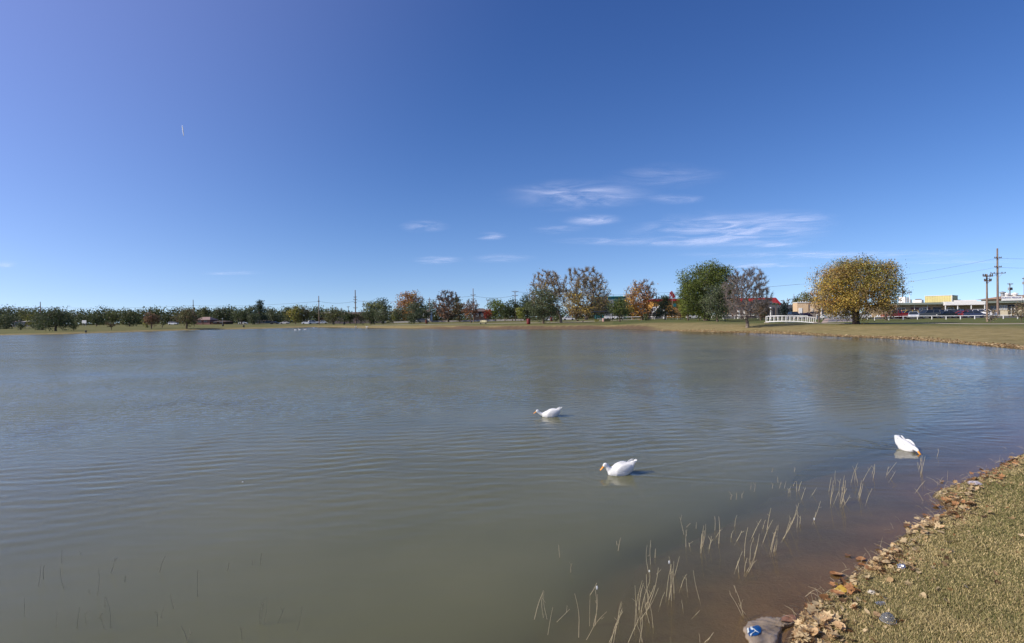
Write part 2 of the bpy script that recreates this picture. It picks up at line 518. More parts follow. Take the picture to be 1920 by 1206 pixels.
def water_material():
    m = bpy.data.materials.new('murky_water'); m.use_nodes = True
    nt = m.node_tree; L = nt.links.new
    for n in list(nt.nodes):
        if n.type != 'OUTPUT_MATERIAL': nt.nodes.remove(n)
    out = nt.nodes['Material Output']
    N = nt.nodes.new
    geo = N('ShaderNodeNewGeometry')
    dep = N('ShaderNodeAttribute'); dep.attribute_name = 'depth'
    chop = N('ShaderNodeAttribute'); chop.attribute_name = 'chop'
    mp = N('ShaderNodeMapping'); mp.inputs['Scale'].default_value = (1.5, 3.4, 1); mp.inputs['Rotation'].default_value = (0, 0, rad(-6))
    L(geo.outputs['Position'], mp.inputs['Vector'])
    n1 = N('ShaderNodeTexNoise'); n1.inputs['Scale'].default_value = 1.9; n1.inputs['Detail'].default_value = 4; n1.inputs['Roughness'].default_value = .68
    L(mp.outputs[0], n1.inputs['Vector'])
    n0 = N('ShaderNodeTexNoise'); n0.inputs['Scale'].default_value = .05; n0.inputs['Detail'].default_value = 3
    L(mp.outputs[0], n0.inputs['Vector'])
    pr = N('ShaderNodeMapRange'); pr.inputs['From Min'].default_value = .35; pr.inputs['From Max'].default_value = .65; pr.inputs['To Min'].default_value = .6; pr.inputs['To Max'].default_value = 1.2
    L(n0.outputs['Fac'], pr.inputs['Value'])
    mm = N('ShaderNodeMath'); mm.operation = 'MULTIPLY'; L(pr.outputs[0], mm.inputs[0]); L(chop.outputs['Fac'], mm.inputs[1])
    hh = N('ShaderNodeMath'); hh.operation = 'MULTIPLY'; L(mm.outputs[0], hh.inputs[0]); L(n1.outputs['Fac'], hh.inputs[1])
    bp = N('ShaderNodeBump'); bp.inputs['Strength'].default_value = 1.0; bp.inputs['Distance'].default_value = 0.064
    L(hh.outputs[0], bp.inputs['Height'])
    # cloudy body
    nb = N('ShaderNodeTexNoise'); nb.inputs['Scale'].default_value = .35; nb.inputs['Detail'].default_value = 4
    L(geo.outputs['Position'], nb.inputs['Vector'])
    cr = N('ShaderNodeValToRGB'); e = cr.color_ramp.elements
    e[0].position = .35; e[0].color = (.098, .098, .050, 1); e[1].position = .68; e[1].color = (.120, .117, .060, 1)
    L(nb.outputs['Fac'], cr.inputs[0])
    body = N('ShaderNodeSubsurfaceScattering'); L(cr.outputs[0], body.inputs['Color'])
    body.inputs['Radius'].default_value = (1.0, .95, .8); body.inputs['Scale'].default_value = .22
    tr = N('ShaderNodeBsdfTransparent'); tr.inputs['Color'].default_value = (.95, .85, .68, 1)
    ex = N('ShaderNodeMath'); ex.operation = 'MULTIPLY'; L(dep.outputs['Fac'], ex.inputs[0]); ex.inputs[1].default_value = -4.6
    e2 = N('ShaderNodeMath'); e2.operation = 'EXPONENT'; L(ex.outputs[0], e2.inputs[0])
    mx = N('ShaderNodeMixShader'); L(e2.outputs[0], mx.inputs[0]); L(body.outputs[0], mx.inputs[1]); L(tr.outputs[0], mx.inputs[2])
    gl = N('ShaderNodeBsdfGlossy'); L(bp.outputs[0], gl.inputs['Normal'])
    rg = N('ShaderNodeMapRange'); L(chop.outputs['Fac'], rg.inputs['Value']); rg.inputs['To Min'].default_value = .02; rg.inputs['To Max'].default_value = .11
    L(rg.outputs[0], gl.inputs['Roughness'])
    fr = N('ShaderNodeFresnel'); L(bp.outputs[0], fr.inputs['Normal'])
    ior = N('ShaderNodeMapRange'); L(geo.outputs['Backfacing'], ior.inputs['Value']); ior.inputs['To Min'].default_value = 1.333; ior.inputs['To Max'].default_value = .75
    L(ior.outputs[0], fr.inputs['IOR'])
    m2 = N('ShaderNodeMixShader'); L(fr.outputs[0], m2.inputs[0]); L(mx.outputs[0], m2.inputs[1]); L(gl.outputs[0], m2.inputs[2])
    L(m2.outputs[0], out.inputs['Surface'])
    return m

def build_water():
    az = np.concatenate([np.linspace(-180, -52, 30)[:-1], np.linspace(-52, 50, 500), np.linspace(50, 180, 30)[1:]])
    az = np.radians(az)
    rr = np.concatenate([np.linspace(.5, 3.2, 6)[:-1], np.geomspace(3.2, 46, 620)[:-1], np.geomspace(46, 360, 70)])
    A, Rr = np.meshgrid(az, rr)
    X = Rr * np.sin(A); Y = Rr * np.cos(A)
    sd = sdist(X, Y)
    H = water_height(X, Y) * (1 - sstep(30, 45, Rr)) * (np.abs(A) < rad(51)) * sstep(0, .6, -sd)
    na, nr = len(az), len(rr)
    idx = np.arange(na * nr).reshape(nr, na)
    a = idx[:-1, :-1].ravel(); b = idx[:-1, 1:].ravel(); c = idx[1:, 1:].ravel(); d = idx[1:, :-1].ravel()
    f = np.stack([a, b, c, d], 1)
    s = sd.ravel()
    mar = .25 + .02 * Rr.ravel()
    keep = (s[a] < mar[a]) | (s[c] < mar[c])
    f = f[keep]
    used = np.unique(f); remap = np.full(na * nr, -1); remap[used] = np.arange(len(used))
    V = np.stack([X.ravel(), Y.ravel(), H.ravel()], 1)[used]
    me = npmesh('pond_water', V, [remap[f]], smooth=True)
    S = s[used]
    dp = -ground_z(V[:, 0], V[:, 1], S)
    set_attr(me, 'depth', np.clip(dp + .02, 0.0, 3) + 2.0 * sstep(20, 30, V[:, 1]))
    rd = np.hypot(V[:, 0], V[:, 1])
    set_attr(me, 'chop', (.04 + .96 * sstep(8.5, 22, rd)) * (.22 + .78 * sstep(1, 17, -S + 2 * waves(V[:, 0], V[:, 1], 23, 2))))
    return link('water', me, water_material(), kind='structure', label='murky green brown pond water with small ripples')
WATER = build_water()

# ------------------------------------------------------------------ near grass
def visible_bank(n, rng, near_bias=1.0):
    """random points on the near bank inside (and a little round) the view"""
    out = []
    tot = 0
    while tot < n:
        d = np.exp(rng.uniform(np.log(2.7), np.log(15), 60000) )
        t = np.where(rng.rand(60000) < .82, rng.uniform(.2, 1.12, 60000), rng.uniform(1.12, 2.6, 60000))
        x = d * t; y = d
        s = sdist(x, y)
        k = (s > .03)
        out.append(np.stack([x[k], y[k], s[k]], 1)); tot += k.sum()
    return np.concatenate(out)[:n]

def build_grass():
    rng = np.random.RandomState(3)
    n = 285000
    P = visible_bank(n, rng)
    x, y, s = P.T
    z = ground_z(x, y, s)
    dist = np.hypot(x, y)
    patch = np.clip(.5 + .5 * waves(x, y, .5, 2) + .25 * waves(x, y, 1.7, 5), 0, 1)
    hgt = rng.uniform(.012, .029, n) * (.55 + .65 * patch) * (1 + .8 * (rng.rand(n) < .03))
    hgt *= .45 + .55 * sstep(.0, .35, s)
    wid = rng.uniform(.0015, .0031, n) * np.clip(dist / 4.2, 1, 2.6)
    ang = rng.uniform(0, 2 * math.pi, n)
    lean = rng.uniform(.15, 1.1, n)
    la = rng.uniform(0, 2 * math.pi, n)
    ux, uy = np.cos(ang) * wid, np.sin(ang) * wid
    lx, ly = np.cos(la) * hgt * lean, np.sin(la) * hgt * lean
    V = np.zeros((n, 5, 3))
    V[:, 0] = np.stack([x - ux, y - uy, z - .004], 1); V[:, 1] = np.stack([x + ux, y + uy, z - .004], 1)
    V[:, 2] = np.stack([x + ux * .7 + lx * .4, y + uy * .7 + ly * .4, z + hgt * .62], 1)
    V[:, 3] = np.stack([x - ux * .7 + lx * .4, y - uy * .7 + ly * .4, z + hgt * .62], 1)
    V[:, 4] = np.stack([x + lx, y + ly, z + hgt], 1)
    b = np.arange(n) * 5
    q = np.stack([b, b + 1, b + 2, b + 3], 1); t = np.stack([b + 3, b + 2, b + 4], 1)
    me = npmesh('lawn_grass', V.reshape(-1, 3), [q, t])
    big = .5 + .5 * waves(x, y, 2.6, 7) + .35 * waves(x, y, .8, 9)
    dry = np.clip(.57 + .4 * (big - .5) * -1 + rng.normal(0, .30, n) + .35 * (1 - sstep(.1, .6, s)), 0, 1)[:, None]
    g = np.array([.125, .142, .045]); o = np.array([.28, .245, .10]); d = np.array([.58, .46, .23])
    c = np.where(dry < .5, g + (o - g) * dry * 2, o + (d - o) * (dry - .5) * 2)
    c = c * rng.uniform(.7, 1.25, (n, 1))
    set_attr(me, 'tint', np.repeat(c, 5, 0), 'FLOAT_COLOR')
    link('lawn_grass', me, GRASS, kind='stuff', label='short half dry lawn grass on the near bank', cat='grass')
build_grass()

# ------------------------------------------------------------------ fallen leaves
def leaf_outline(rng, kind):
    """outline in the unit length: 0 oval, 1 lobed sycamore, 2 narrow curled"""
    pts = []
    if kind == 1:
        for a, r in ((-90, .12), (-60, .42), (-35, .30), (-15, .52), (12, .30), (35, .56), (62, .36), (90, .66), (118, .36), (145, .56), (168, .30), (195, .52), (215, .30), (240, .42)):
            r *= rng.uniform(.88, 1.12)
            pts.append((math.cos(rad(a)) * r, math.sin(rad(a)) * r))
    else:
        w = .36 if kind == 0 else .22
        m = 12
        for i in range(m):
            t = 2 * math.pi * i / m
            x = math.cos(t - math.pi / 2) * w * (1 - .25 * math.sin(t - math.pi / 2)) * rng.uniform(.93, 1.07)
            pts.append((x, math.sin(t - math.pi / 2) * .5))
    return pts

def leaf_geo(rng, kind, curl):
    o = leaf_outline(rng, kind)
    def z(x, y): return curl * (1.1 * x * x * 2 + .5 * y * y * (1 if rng_s > 0 else -1)) + .03 * math.sin(9 * x + 3 * y) * (1 + curl)
    rng_s = rng.uniform(-1, 1)
    V = [(0, 0, z(0, 0))]
    n = len(o)
    for k in (.55, 1.0):
        for x, y in o: V.append((x * k, y * k, z(x * k, y * k)))
    Fc = []
    for i in range(n):
        j = (i + 1) % n
        Fc.append((0, 1 + i, 1 + j)); Fc.append((1 + i, 1 + n + i, 1 + n + j)); Fc.append((1 + i, 1 + n + j, 1 + j))
    return np.array(V), np.array(Fc)

def leaf_material(name, c):
    m = bpy.data.materials.new(name); m.use_nodes = True
    nt = m.node_tree; b = nt.nodes['Principled BSDF']; L = nt.links.new
    tc = nt.nodes.new('ShaderNodeTexCoord'); no = nt.nodes.new('ShaderNodeTexNoise'); no.inputs['Scale'].default_value = 3.5; no.inputs['Detail'].default_value = 6
    L(tc.outputs['Object'], no.inputs['Vector'])
    oi = nt.nodes.new('ShaderNodeObjectInfo')
    r = nt.nodes.new('ShaderNodeValToRGB'); e = r.color_ramp.elements
    e[0].position = .3; e[0].color = (c[0] * .45, c[1] * .36, c[2] * .32, 1); e[1].position = .55; e[1].color = (*c, 1)
    L(no.outputs['Fac'], r.inputs[0])
    hv = nt.nodes.new('ShaderNodeHueSaturation'); L(r.outputs[0], hv.inputs['Color'])
    mr = nt.nodes.new('ShaderNodeMapRange'); L(oi.outputs['Random'], mr.inputs['Value']); mr.inputs['To Min'].default_value = .65; mr.inputs['To Max'].default_value = 1.2
    L(mr.outputs[0], hv.inputs['Value']); L(hv.outputs[0], b.inputs['Base Color'])
    b.inputs['Roughness'].default_value = .6
    tr = nt.nodes.new('ShaderNodeBsdfTranslucent'); L(hv.outputs[0], tr.inputs['Color'])
    mx = nt.nodes.new('ShaderNodeMixShader'); mx.inputs[0].default_value = .2
    L(b.outputs[0], mx.inputs[1]); L(tr.outputs[0], mx.inputs[2]); L(mx.outputs[0], nt.nodes['Material Output'].inputs['Surface'])
    return m
LEAFCOL = [leaf_material('leaf_straw', (.62, .47, .25)), leaf_material('leaf_tan', (.50, .33, .16)), leaf_material('leaf_rust', (.38, .19, .075)),
           leaf_material('leaf_yellow', (.55, .38, .06)), leaf_material('leaf_brown', (.20, .10, .05))]

LEAF_CLUMPS = [  # px, py, spread px x, y, count, mean size m, tones
    (1788, 945, 34, 17, 58, .105, 'sstro'), (1830, 925, 24, 12, 20, .09, 'sstt'), (1858, 893, 30, 9, 26, .09, 'strro'), (1895, 872, 22, 8, 20, .09, 'strr'),
    (1728, 993, 26, 10, 26, .10, 'ssstt'), (1760, 985, 22, 10, 12, .09, 'st'), (1662, 1052, 24, 14, 24, .10, 'sstt'), (1640, 1075, 18, 10, 8, .1, 'str'),
    (1530, 1172, 30, 16, 40, .125, 'sssstt'), (1555, 1190, 26, 12, 16, .11, 'stt'), (1505, 1200, 24, 6, 14, .12, 'sts'), (1585, 1110, 24, 10, 10, .12, 'rryt'),
    (1880, 905, 40, 14, 10, .07, 'st'), (1905, 912, 12, 5, 4, .09, 's'), (1690, 1020, 26, 12, 10, .09, 'tr'), (1615, 1090, 20, 8, 6, .1, 'rt'),
    (1820, 960, 30, 10, 10, .08, 'stt'), (1850, 1010, 60, 60, 8, .06, 'tb')]
TONE = {'s': 0, 't': 1, 'r': 2, 'o': 2, 'y': 3, 'b': 4}

def build_leaves():
    rng = random.Random(9)
    meshes = {}
    for k in range(3):
        for c in range(5):
            for v in range(2):
                V, Fc = leaf_geo(rng, k, rng.uniform(.25, .75) if k != 1 else rng.uniform(.1, .6))
                me = npmesh('leaf', V, [Fc], smooth=True); me.materials.append(LEAFCOL[c]); meshes[k, c, v] = me
    count = 0
    def put(px, py, size, tone, flat=False, kind=None, lift=0.0, floaty=False):
        nonlocal count
        p = on_plane(px, py, .0 if floaty else .06)
        if not floaty:
            for _ in range(4): p = on_plane(px, py, gz(p.x, p.y))
        k = kind if kind is not None else rng.choice([0, 1, 1, 2])
        o = link('leaf', meshes[k, TONE[tone], rng.randint(0, 1)], parent=WATER if floaty else GROUND)
        t = .25 if flat else .6
        o.location = (p.x, p.y, (0.006 if floaty else max(p.z, 0.0) + .022 + lift))
        o.rotation_euler = (rng.uniform(-t, t), rng.uniform(-t, t), rng.uniform(0, 6.28))
        if flat: o.rotation_euler.x *= .2; o.rotation_euler.y *= .2
        o.scale = (size * .82, size * .82, size * .7)
        count += 1
    # named ones lying in the water's edge
    for a in ((1568, 1078, .14, 'o', 0), (1614, 1050, .12, 'r', 0), (1618, 1062, .10, 'o', 0), (1606, 1066, .10, 's', 2), (1568, 1101, .13, 'o', 1),
              (1518, 1138, .12, 'r', 1), (1755, 950, .13, 'r', 0), (1772, 943, .11, 'r', 0), (1766, 904, .09, 't', 0), (1736, 967, .09, 'r', 0),
              (1590, 1042, .08, 'r', 1), (1785, 956, .1, 'o', 0), (1700, 986, .1, 'o', 0)):
        put(a[0], a[1], a[2], a[3], True, a[4], floaty=True)
    for a in ((1576, 1112, .12, 'y', 0), (1580, 1097, .12, 'o', 0), (1596, 1094, .13, 'o', 2), (1657, 1124, .1, 's', 1), (1644, 1158, .12, 't', 2), (1750, 990, .11, 's', 1), (1640, 1112, .09, 't', 0)):
        put(a[0], a[1], a[2], a[3], kind=a[4])
    for px, py, sx, sy, n, size, tones in LEAF_CLUMPS:
        for _ in range(n):
            if count >= 295: break
            x = px + rng.gauss(0, sx * .55); y = py + rng.gauss(0, sy * .6)
            if x > 1960 or y > 1230: continue
            p = on_plane(x, y, .05)
            s = float(sdist(np.array([p.x]), np.array([p.y]))[0])
            if s < -.06: continue
            put(x, y, size * rng.uniform(.6, 1.15), rng.choice(tones), lift=rng.uniform(0, .035))
    # crumbs and torn bits between them, and the drift line of leaves along the far right shore
    V, Fc, C = [], [], []
    nv = 0
    tones = np.array([(.56, .43, .24), (.40, .27, .13), (.28, .14, .055), (.14, .08, .04)])
    rs = np.random.RandomState(8)
    geos = [leaf_geo(rng, k, .4) for k in (0, 1, 2, 1)]
    def add(x, y, z, size, c):
        nonlocal nv
        G, T = geos[rs.randint(4)]
        a, bx, by = rs.uniform(0, 6.28), rs.uniform(-.7, .7), rs.uniform(-.7, .7)
        Rm = np.array(Matrix.Rotation(a, 3, 'Z') @ Matrix.Rotation(bx, 3, 'X') @ Matrix.Rotation(by, 3, 'Y'))
        V.append(G @ Rm.T * size + (x, y, z)); Fc.append(T + nv); nv += len(G)
        C.append(np.repeat(c[None] * rs.uniform(.7, 1.2), len(G), 0))
    P = visible_bank(60000, rs)
    m = 0
    for x, y, s in P:
        w = math.exp(-(s / .16)) + .002
        if rs.rand() < w * (.62 + .38 * math.sin(3.1 * x + 1.7 * y)) :
            add(x, y, gz(x, y) + rs.uniform(.005, .03), rs.uniform(.02, .08) ** 1.0 if rs.rand() < .5 else rs.uniform(.01, .04), tones[rs.choice(4, p=[.34, .32, .22, .12])]); m += 1
            if m > 3600: break
    me = npmesh('leaf_litter', np.concatenate(V), [np.concatenate(Fc)], smooth=True)
    set_attr(me, 'tint', np.concatenate(C), 'FLOAT_COLOR')
    link('leaf_litter', me, GRASS, parent=GROUND, kind='stuff')
    # far drift line: small tilted quads
    n = 9000
    fw = np.array([(p.x, p.y) for p in far_w])[26:]
    seg = rs.randint(0, len(fw) - 1, n); t = rs.rand(n)
    b = fw[seg] * (1 - t[:, None]) + fw[seg + 1] * t[:, None]
    off = np.abs(rs.normal(0, .8, n)) * (1 + .5 * np.sin(b[:, 0] * 1.3)) + .05
    dirv = np.diff(fw, axis=0)[seg]; nrm = np.stack([-dirv[:, 1], dirv[:, 0]], 1); nrm /= np.linalg.norm(nrm, axis=1)[:, None]
    q = b + nrm * off[:, None]
    s = sdist(q[:, 0], q[:, 1]); q = np.where(s[:, None] < 0, b - nrm * off[:, None], q)
    s = sdist(q[:, 0], q[:, 1])
    m_ = s > 0; q = q[m_]; n = len(q)
    z = ground_z(q[:, 0], q[:, 1]) + .03
    sz = rs.uniform(.04, .10, n)
    a = rs.uniform(0, 6.28, n); e1 = np.stack([np.cos(a) * sz, np.sin(a) * sz, rs.uniform(-.5, .5, n) * sz], 1)
    e2 = np.stack([-np.sin(a) * sz * .6, np.cos(a) * sz * .6, rs.uniform(-.6, .6, n) * sz], 1)
    c = np.stack([q[:, 0], q[:, 1], z], 1)
    V = np.stack([c - e1, c - e2, c + e1, c + e2], 1).reshape(-1, 3)
    me = npmesh('shore_leaf_litter', V, [np.arange(n * 4).reshape(-1, 4)])
    set_attr(me, 'tint', np.repeat(tones[rs.choice(4, n, p=[.5, .3, .12, .08])] * rs.uniform(.7, 1.2, (n, 1)), 4, 0), 'FLOAT_COLOR')
    link('shore_leaf_litter', me, GRASS, parent=GROUND, kind='stuff')
build_leaves()
# ------------------------------------------------------------------ trees
def tubes_np(P0, P1, R0, R1, sides):
    d = P1 - P0; ln = np.linalg.norm(d, axis=1, keepdims=True); d = d / np.maximum(ln, 1e-6)
    ref = np.where(np.abs(d[:, 2:3]) < .9, np.array([[0, 0, 1.0]]), np.array([[1.0, 0, 0]]))
    e1 = np.cross(d, ref); e1 /= np.linalg.norm(e1, axis=1, keepdims=True); e2 = np.cross(d, e1)
    an = np.arange(sides) * 2 * math.pi / sides
    ring = e1[:, None] * np.cos(an)[None, :, None] + e2[:, None] * np.sin(an)[None, :, None]
    V = np.concatenate([P0[:, None] + ring * R0[:, None, None], P1[:, None] + ring * R1[:, None, None]], 1)
    n = len(P0); b = (np.arange(n) * 2 * sides)[:, None]
    k = np.arange(sides)[None]; k2 = (k + 1) % sides
    Q = np.stack([b + k, b + k2, b + sides + k2, b + sides + k], 2).reshape(-1, 4)
    return V.reshape(-1, 3), Q

def crown_targets(rng, n, W, H, z0, shape):
    lobes = rng.normal(size=(9, 3)); lobes /= np.linalg.norm(lobes, axis=1, keepdims=True); lobes[:, 2] = lobes[:, 2] * .7
    la = rng.uniform(.0, .34, 9)
    p = rng.normal(size=(n, 3)); p /= np.linalg.norm(p, axis=1, keepdims=True)
    r = rng.uniform(0.10, 1, n) ** .45
    dots = np.clip(p @ lobes.T, 0, 1) ** 6
    rr = .80 + (dots * la).max(1) - .22 * (dots[:, ::-1] * la).max(1)
    q = p * (r * np.minimum(rr, 1.12))[:, None]
    z = (q[:, 2] + 1) / 2
    if shape == 'dome':      # wide low
        k = np.clip(1.12 - .45 * np.clip(z, 0, 1) ** 2, .3, 1.2); z = np.clip(z, 0, 1.05) ** .85
    elif shape == 'cone':
        z = rng.uniform(0, 1, n) ** 1.25; k = (1 - z) * 1.05 + .05
        q = q / np.maximum(np.hypot(q[:, 0], q[:, 1]), .15)[:, None] * (rng.uniform(.1, 1, n) ** .6)[:, None]
    elif shape == 'vase':
        k = .55 + .65 * np.clip(z, 0, 1)
    else:
        k = np.ones(n)
    out = np.stack([q[:, 0] * k * W / 2, q[:, 1] * k * W / 2 * .9, z0 + z * H], 1)
    return out, np.clip(z, 0, 1)

def grow(rng, T, fork, wob, lean=(0, 0), droop=0.0):
    nodes = [np.array([0, 0, -.25])]; par = [-1]
    m = 4
    for i in range(1, m + 1):
        t = i / m
        nodes.append(np.array([lean[0] * t * t + rng.normal(0, wob * .15), lean[1] * t + rng.normal(0, wob * .15), fork * t])); par.append(len(nodes) - 2)
    plen = [0.0] * len(nodes)
    base = nodes[-1]
    order = np.argsort(np.linalg.norm(T - base, axis=1) + rng.uniform(0, 1, len(T)) * .3)
    tips = np.zeros(len(T), int)
    for i in order:
        t = T[i]
        A = np.array(nodes[3:]); d = np.linalg.norm(A - t, axis=1)
        up = np.clip(A[:, 2] - t[2], 0, None)
        c = d + .30 * np.array(plen[3:]) + 1.4 * up
        j = int(np.argmin(c)) + 3
        a = nodes[j]; L = float(np.linalg.norm(t - a))
        k = max(1, min(5, int(L / max(wob * 1.2, .05))))
        prev = j
        mid = a + (t - a) * .5 + np.array([0, 0, L * .12 - droop * L]) + rng.normal(0, wob * .25, 3) * min(1, L)
        for s in range(1, k + 1):
            u = s / k
            p = a * (1 - u) ** 2 + mid * 2 * u * (1 - u) + t * u * u
            if s < k: p = p + rng.normal(0, wob * .10, 3)
            nodes.append(p); par.append(prev); plen.append(plen[prev] + L / k); prev = len(nodes) - 1
        tips[i] = prev
    return np.array(nodes), np.array(par), tips

def srgb(h):
    return np.array([(c / 255.0) ** 2.2 for c in h])

def make_tree(px, base, top, width, cbot, pal, label, kind='tree', name=None, Y=None, shape='round', targets=None, leaf=1.0, seed=0, bare=None,
              lean=0.0, cx=None, bark=None, group=None, twigs=1.0, trunk_r=None, clump=1.0, crown_px=None, wood=(.22, .19, .16), multi=False, drop=None, dens=1.0):
    """px, base, top, width, cbot: measured in the photograph; pal: list of (weight, rgb) or function(u, v, rng)->rgb"""
    rng = np.random.RandomState(seed * 131 + int(px * 7) % 9973)
    if Y is None:
        p = ground_hit(px, base)
    else:
        p = col(px, Y)
    Y = p.y; s = scale_at(Y)
    q = project(p)
    H = (q[1] - top) / s; W = width / s; z0 = max((q[1] - cbot) / s, .15)
    ccx = 0 if crown_px is None else (crown_px - px) / s
    big = W * s
    K = targets or int(np.clip(big * 1.5, 18, 150))
    T, zn = crown_targets(rng, K, W * .94, H - z0, z0, shape)
    T[:, 0] *= (W * .5 * .93) / max(np.percentile(np.abs(T[:, 0]), 98), .01)
    T[:, 1] *= (W * .5 * .85) / max(np.percentile(np.abs(T[:, 1]), 98), .01)
    lo, hi = np.percentile(T[:, 2], [1, 99.5]); T[:, 2] = z0 + (T[:, 2] - lo) / (hi - lo) * (H - z0)
    T[:, 0] += ccx
    fork = z0 + (.12 if shape != 'cone' else .6) * (H - z0)
    N_, par, tips = grow(rng, T, fork, W * .05, (ccx * .4, 0))
    # pipe model
    cnt = np.zeros(len(N_)); cnt[tips] += 1
    for i in range(len(N_) - 1, 0, -1): cnt[par[i]] += max(cnt[i], .3)
    R = trunk_r or (W * .035 + .02)
    rr = R * (np.maximum(cnt, .5) / max(cnt[1], 1)) ** .54
    rr = np.maximum(rr, max(.13 / s, .004) * twigs)
    rr[0] = R * 1.35; rr[1] = R * 1.05
    i = np.arange(1, len(N_)); a = par[i]
    thick = rr[i] > R * .16
    Vt, Qt = tubes_np(N_[a][thick], N_[i][thick], rr[a][thick] if False else np.minimum(rr[a], rr[i] * 1.6)[thick], rr[i][thick], 6)
    root = empty(name or 'tree', label, kind, p, rng.uniform(-.15, .15), group)
    me = npmesh('trunk', Vt, [Qt], smooth=True)
    link('trunk', me, bark or BARK, root)
    # crown: twigs and leaves in one mesh, coloured per face
    VV, FF, CC = [], [], []; nv = 0
    th = ~thick
    wood = np.array(wood)
    if th.any():
        V, Q = tubes_np(N_[a][th], N_[i][th], np.minimum(rr[a], rr[i] * 1.5)[th], rr[i][th] * .8, 3)
        VV.append(V); FF.append(Q + nv); nv += len(V); CC.append(np.tile(wood, (len(V), 1)))
    nb = 0 if bare is None else 1
    ls = max(2.2 / s, .08) * leaf        # leaf size, metres
    # fine twigs springing from the tips
    frac_bare = np.array([bare(T[k][0] / (W / 2) , zn[k]) if bare else 0.0 for k in range(K)])
    ntw = (3 + 34 * frac_bare) * (1.0 if big > 40 else .6)
    ntot = int(ntw.sum())
    if ntot:
        n = ntot
        hn = np.arange(5, len(N_))
        tipfb = np.zeros(len(N_)); tipfb[tips] = frac_bare + .12
        for q_ in range(len(N_) - 1, 0, -1): tipfb[par[q_]] = max(tipfb[par[q_]], tipfb[q_] * .93)
        w_ = tipfb[hn] * (rr[hn] < R * .22); w_ = w_ / w_.sum() if w_.sum() > 0 else None
        nd = rng.choice(hn, n, p=w_)
        dirv = N_[nd] - N_[par[nd]]; dirv /= np.maximum(np.linalg.norm(dirv, axis=1, keepdims=True), 1e-5)
        outw = N_[nd] - np.array([ccx, 0, z0 + .3 * (H - z0)]); outw /= np.maximum(np.linalg.norm(outw, axis=1, keepdims=True), 1e-5)
        dirv = dirv * .5 + outw * .6 + rng.normal(0, .42, (n, 3)); dirv /= np.linalg.norm(dirv, axis=1, keepdims=True)
        ln = rng.uniform(.03, .10, (n, 1)) * W
        st = N_[nd] + (N_[par[nd]] - N_[nd]) * rng.rand(n, 1)
        tr = np.full(n, max(.24 / s, .006) * twigs)
        mid_ = st + dirv * ln * .55; d2 = dirv + rng.normal(0, .28, (n, 3)); d2 /= np.linalg.norm(d2, axis=1, keepdims=True)
        cw = np.repeat(wood[None] * rng.uniform(.8, 1.25, (n, 1)), 6, 0)
        for p_, e_, a_, b_ in ((st, mid_, tr, tr * .8), (mid_, mid_ + d2 * ln * .45, tr * .8, tr * .35)):
            V, Q = tubes_np(p_, e_, a_, b_, 3)
            VV.append(V); FF.append(Q + nv); nv += len(V); CC.append(cw)
    area = big * (H - z0) * s * .75
    total = area / (1.75 * leaf) ** 2 * 8.5 * dens
    per = np.maximum((total / K * (1 - frac_bare) ** 1.5).astype(int), 0)
    idx = np.repeat(np.arange(K), per)
    n = len(idx)
    if n:
        sg = W * (.46 / K ** (1 / 3.0)) * clump
        c = T[idx] + np.clip(rng.normal(0, 1, (n, 3)), -2, 2) * np.array([sg, sg, sg * .72])
        if drop is not None: c[:, 2] -= np.abs(rng.normal(0, drop * W, n))
        c[:, 2] = np.maximum(c[:, 2], .12)
        nr = rng.normal(size=(n, 3)); nr[:, 2] += .35; nr /= np.linalg.norm(nr, axis=1, keepdims=True)
        t1 = np.cross(nr, rng.normal(size=(n, 3))); t1 /= np.linalg.norm(t1, axis=1, keepdims=True); t2 = np.cross(nr, t1)
        sz = rng.uniform(.35, .75, (n, 1)) * ls
        V = np.stack([c - t1 * sz, c - t2 * sz * .62, c + t1 * sz, c + t2 * sz * .62], 1).reshape(-1, 3)
        Q = np.arange(n * 4).reshape(-1, 4)
        if callable(pal):
            base_c = np.array([pal(T[k][0] / (W / 2) - ccx / (W / 2), zn[k], rng) for k in range(K)])
        else:
            w = np.array([x[0] for x in pal], float); w /= w.sum(); cols = np.array([x[1] for x in pal], float)
            base_c = cols[rng.choice(len(cols), K, p=w)]
        allc = base_c[idx]
        if not callable(pal):
            alt = cols[rng.choice(len(cols), n, p=w)]; m = rng.rand(n) < .35; allc[m] = alt[m]
        else:
            m = rng.rand(n) < .3; allc[m] = base_c[rng.randint(0, K, m.sum())]
        cl = rng.uniform(.74, 1.26, K)[idx][:, None]
        allc = allc * .72 + allc.mean(0) * .28
        allc = allc * 1.32 * cl * rng.uniform(.7, 1.3, (n, 1))
        VV.append(V); FF.append(Q + nv); nv += len(V); CC.append(np.repeat(allc, 4, 0))
    me = npmesh('crown', np.concatenate(VV), [np.concatenate(FF)])
    set_attr(me, 'tint', np.clip(np.concatenate(CC), 0, 1), 'FLOAT_COLOR')
    link('crown', me, LEAF, root)
    return root

# leaf colours (base colours)
DG = (.042, .058, .026); DG2 = (.055, .072, .030); OL = (.105, .105, .040); OG = (.085, .098, .036); GG = (.11, .125, .075); BG = (.095, .122, .022); BG2 = (.135, .155, .028)
YG = (.22, .22, .05); YE = (.42, .30, .06); OR = (.34, .155, .035); OR2 = (.23, .095, .03); RB = (.17, .075, .045); BR = (.16, .105, .065); GY = (.20, .17, .13); RD = (.28, .05, .03); PT = (.32, .25, .15)
dark = [(3, DG), (3, DG2), (1, OL)]
olive = [(3, OG), (2, OL), (1, DG2)]
grey = [(3, GG), (2, DG2), (2, OG)]
green = [(3, BG), (2, DG2), (1, BG2)]
yolive = [(3, OL), (2, YG), (1, OG)]
brown = [(3, BR), (2, RB), (1, OL)]
WPALE = (.30, .27, .24)

G_LINE = 'trees in the far line beyond the left lawn'
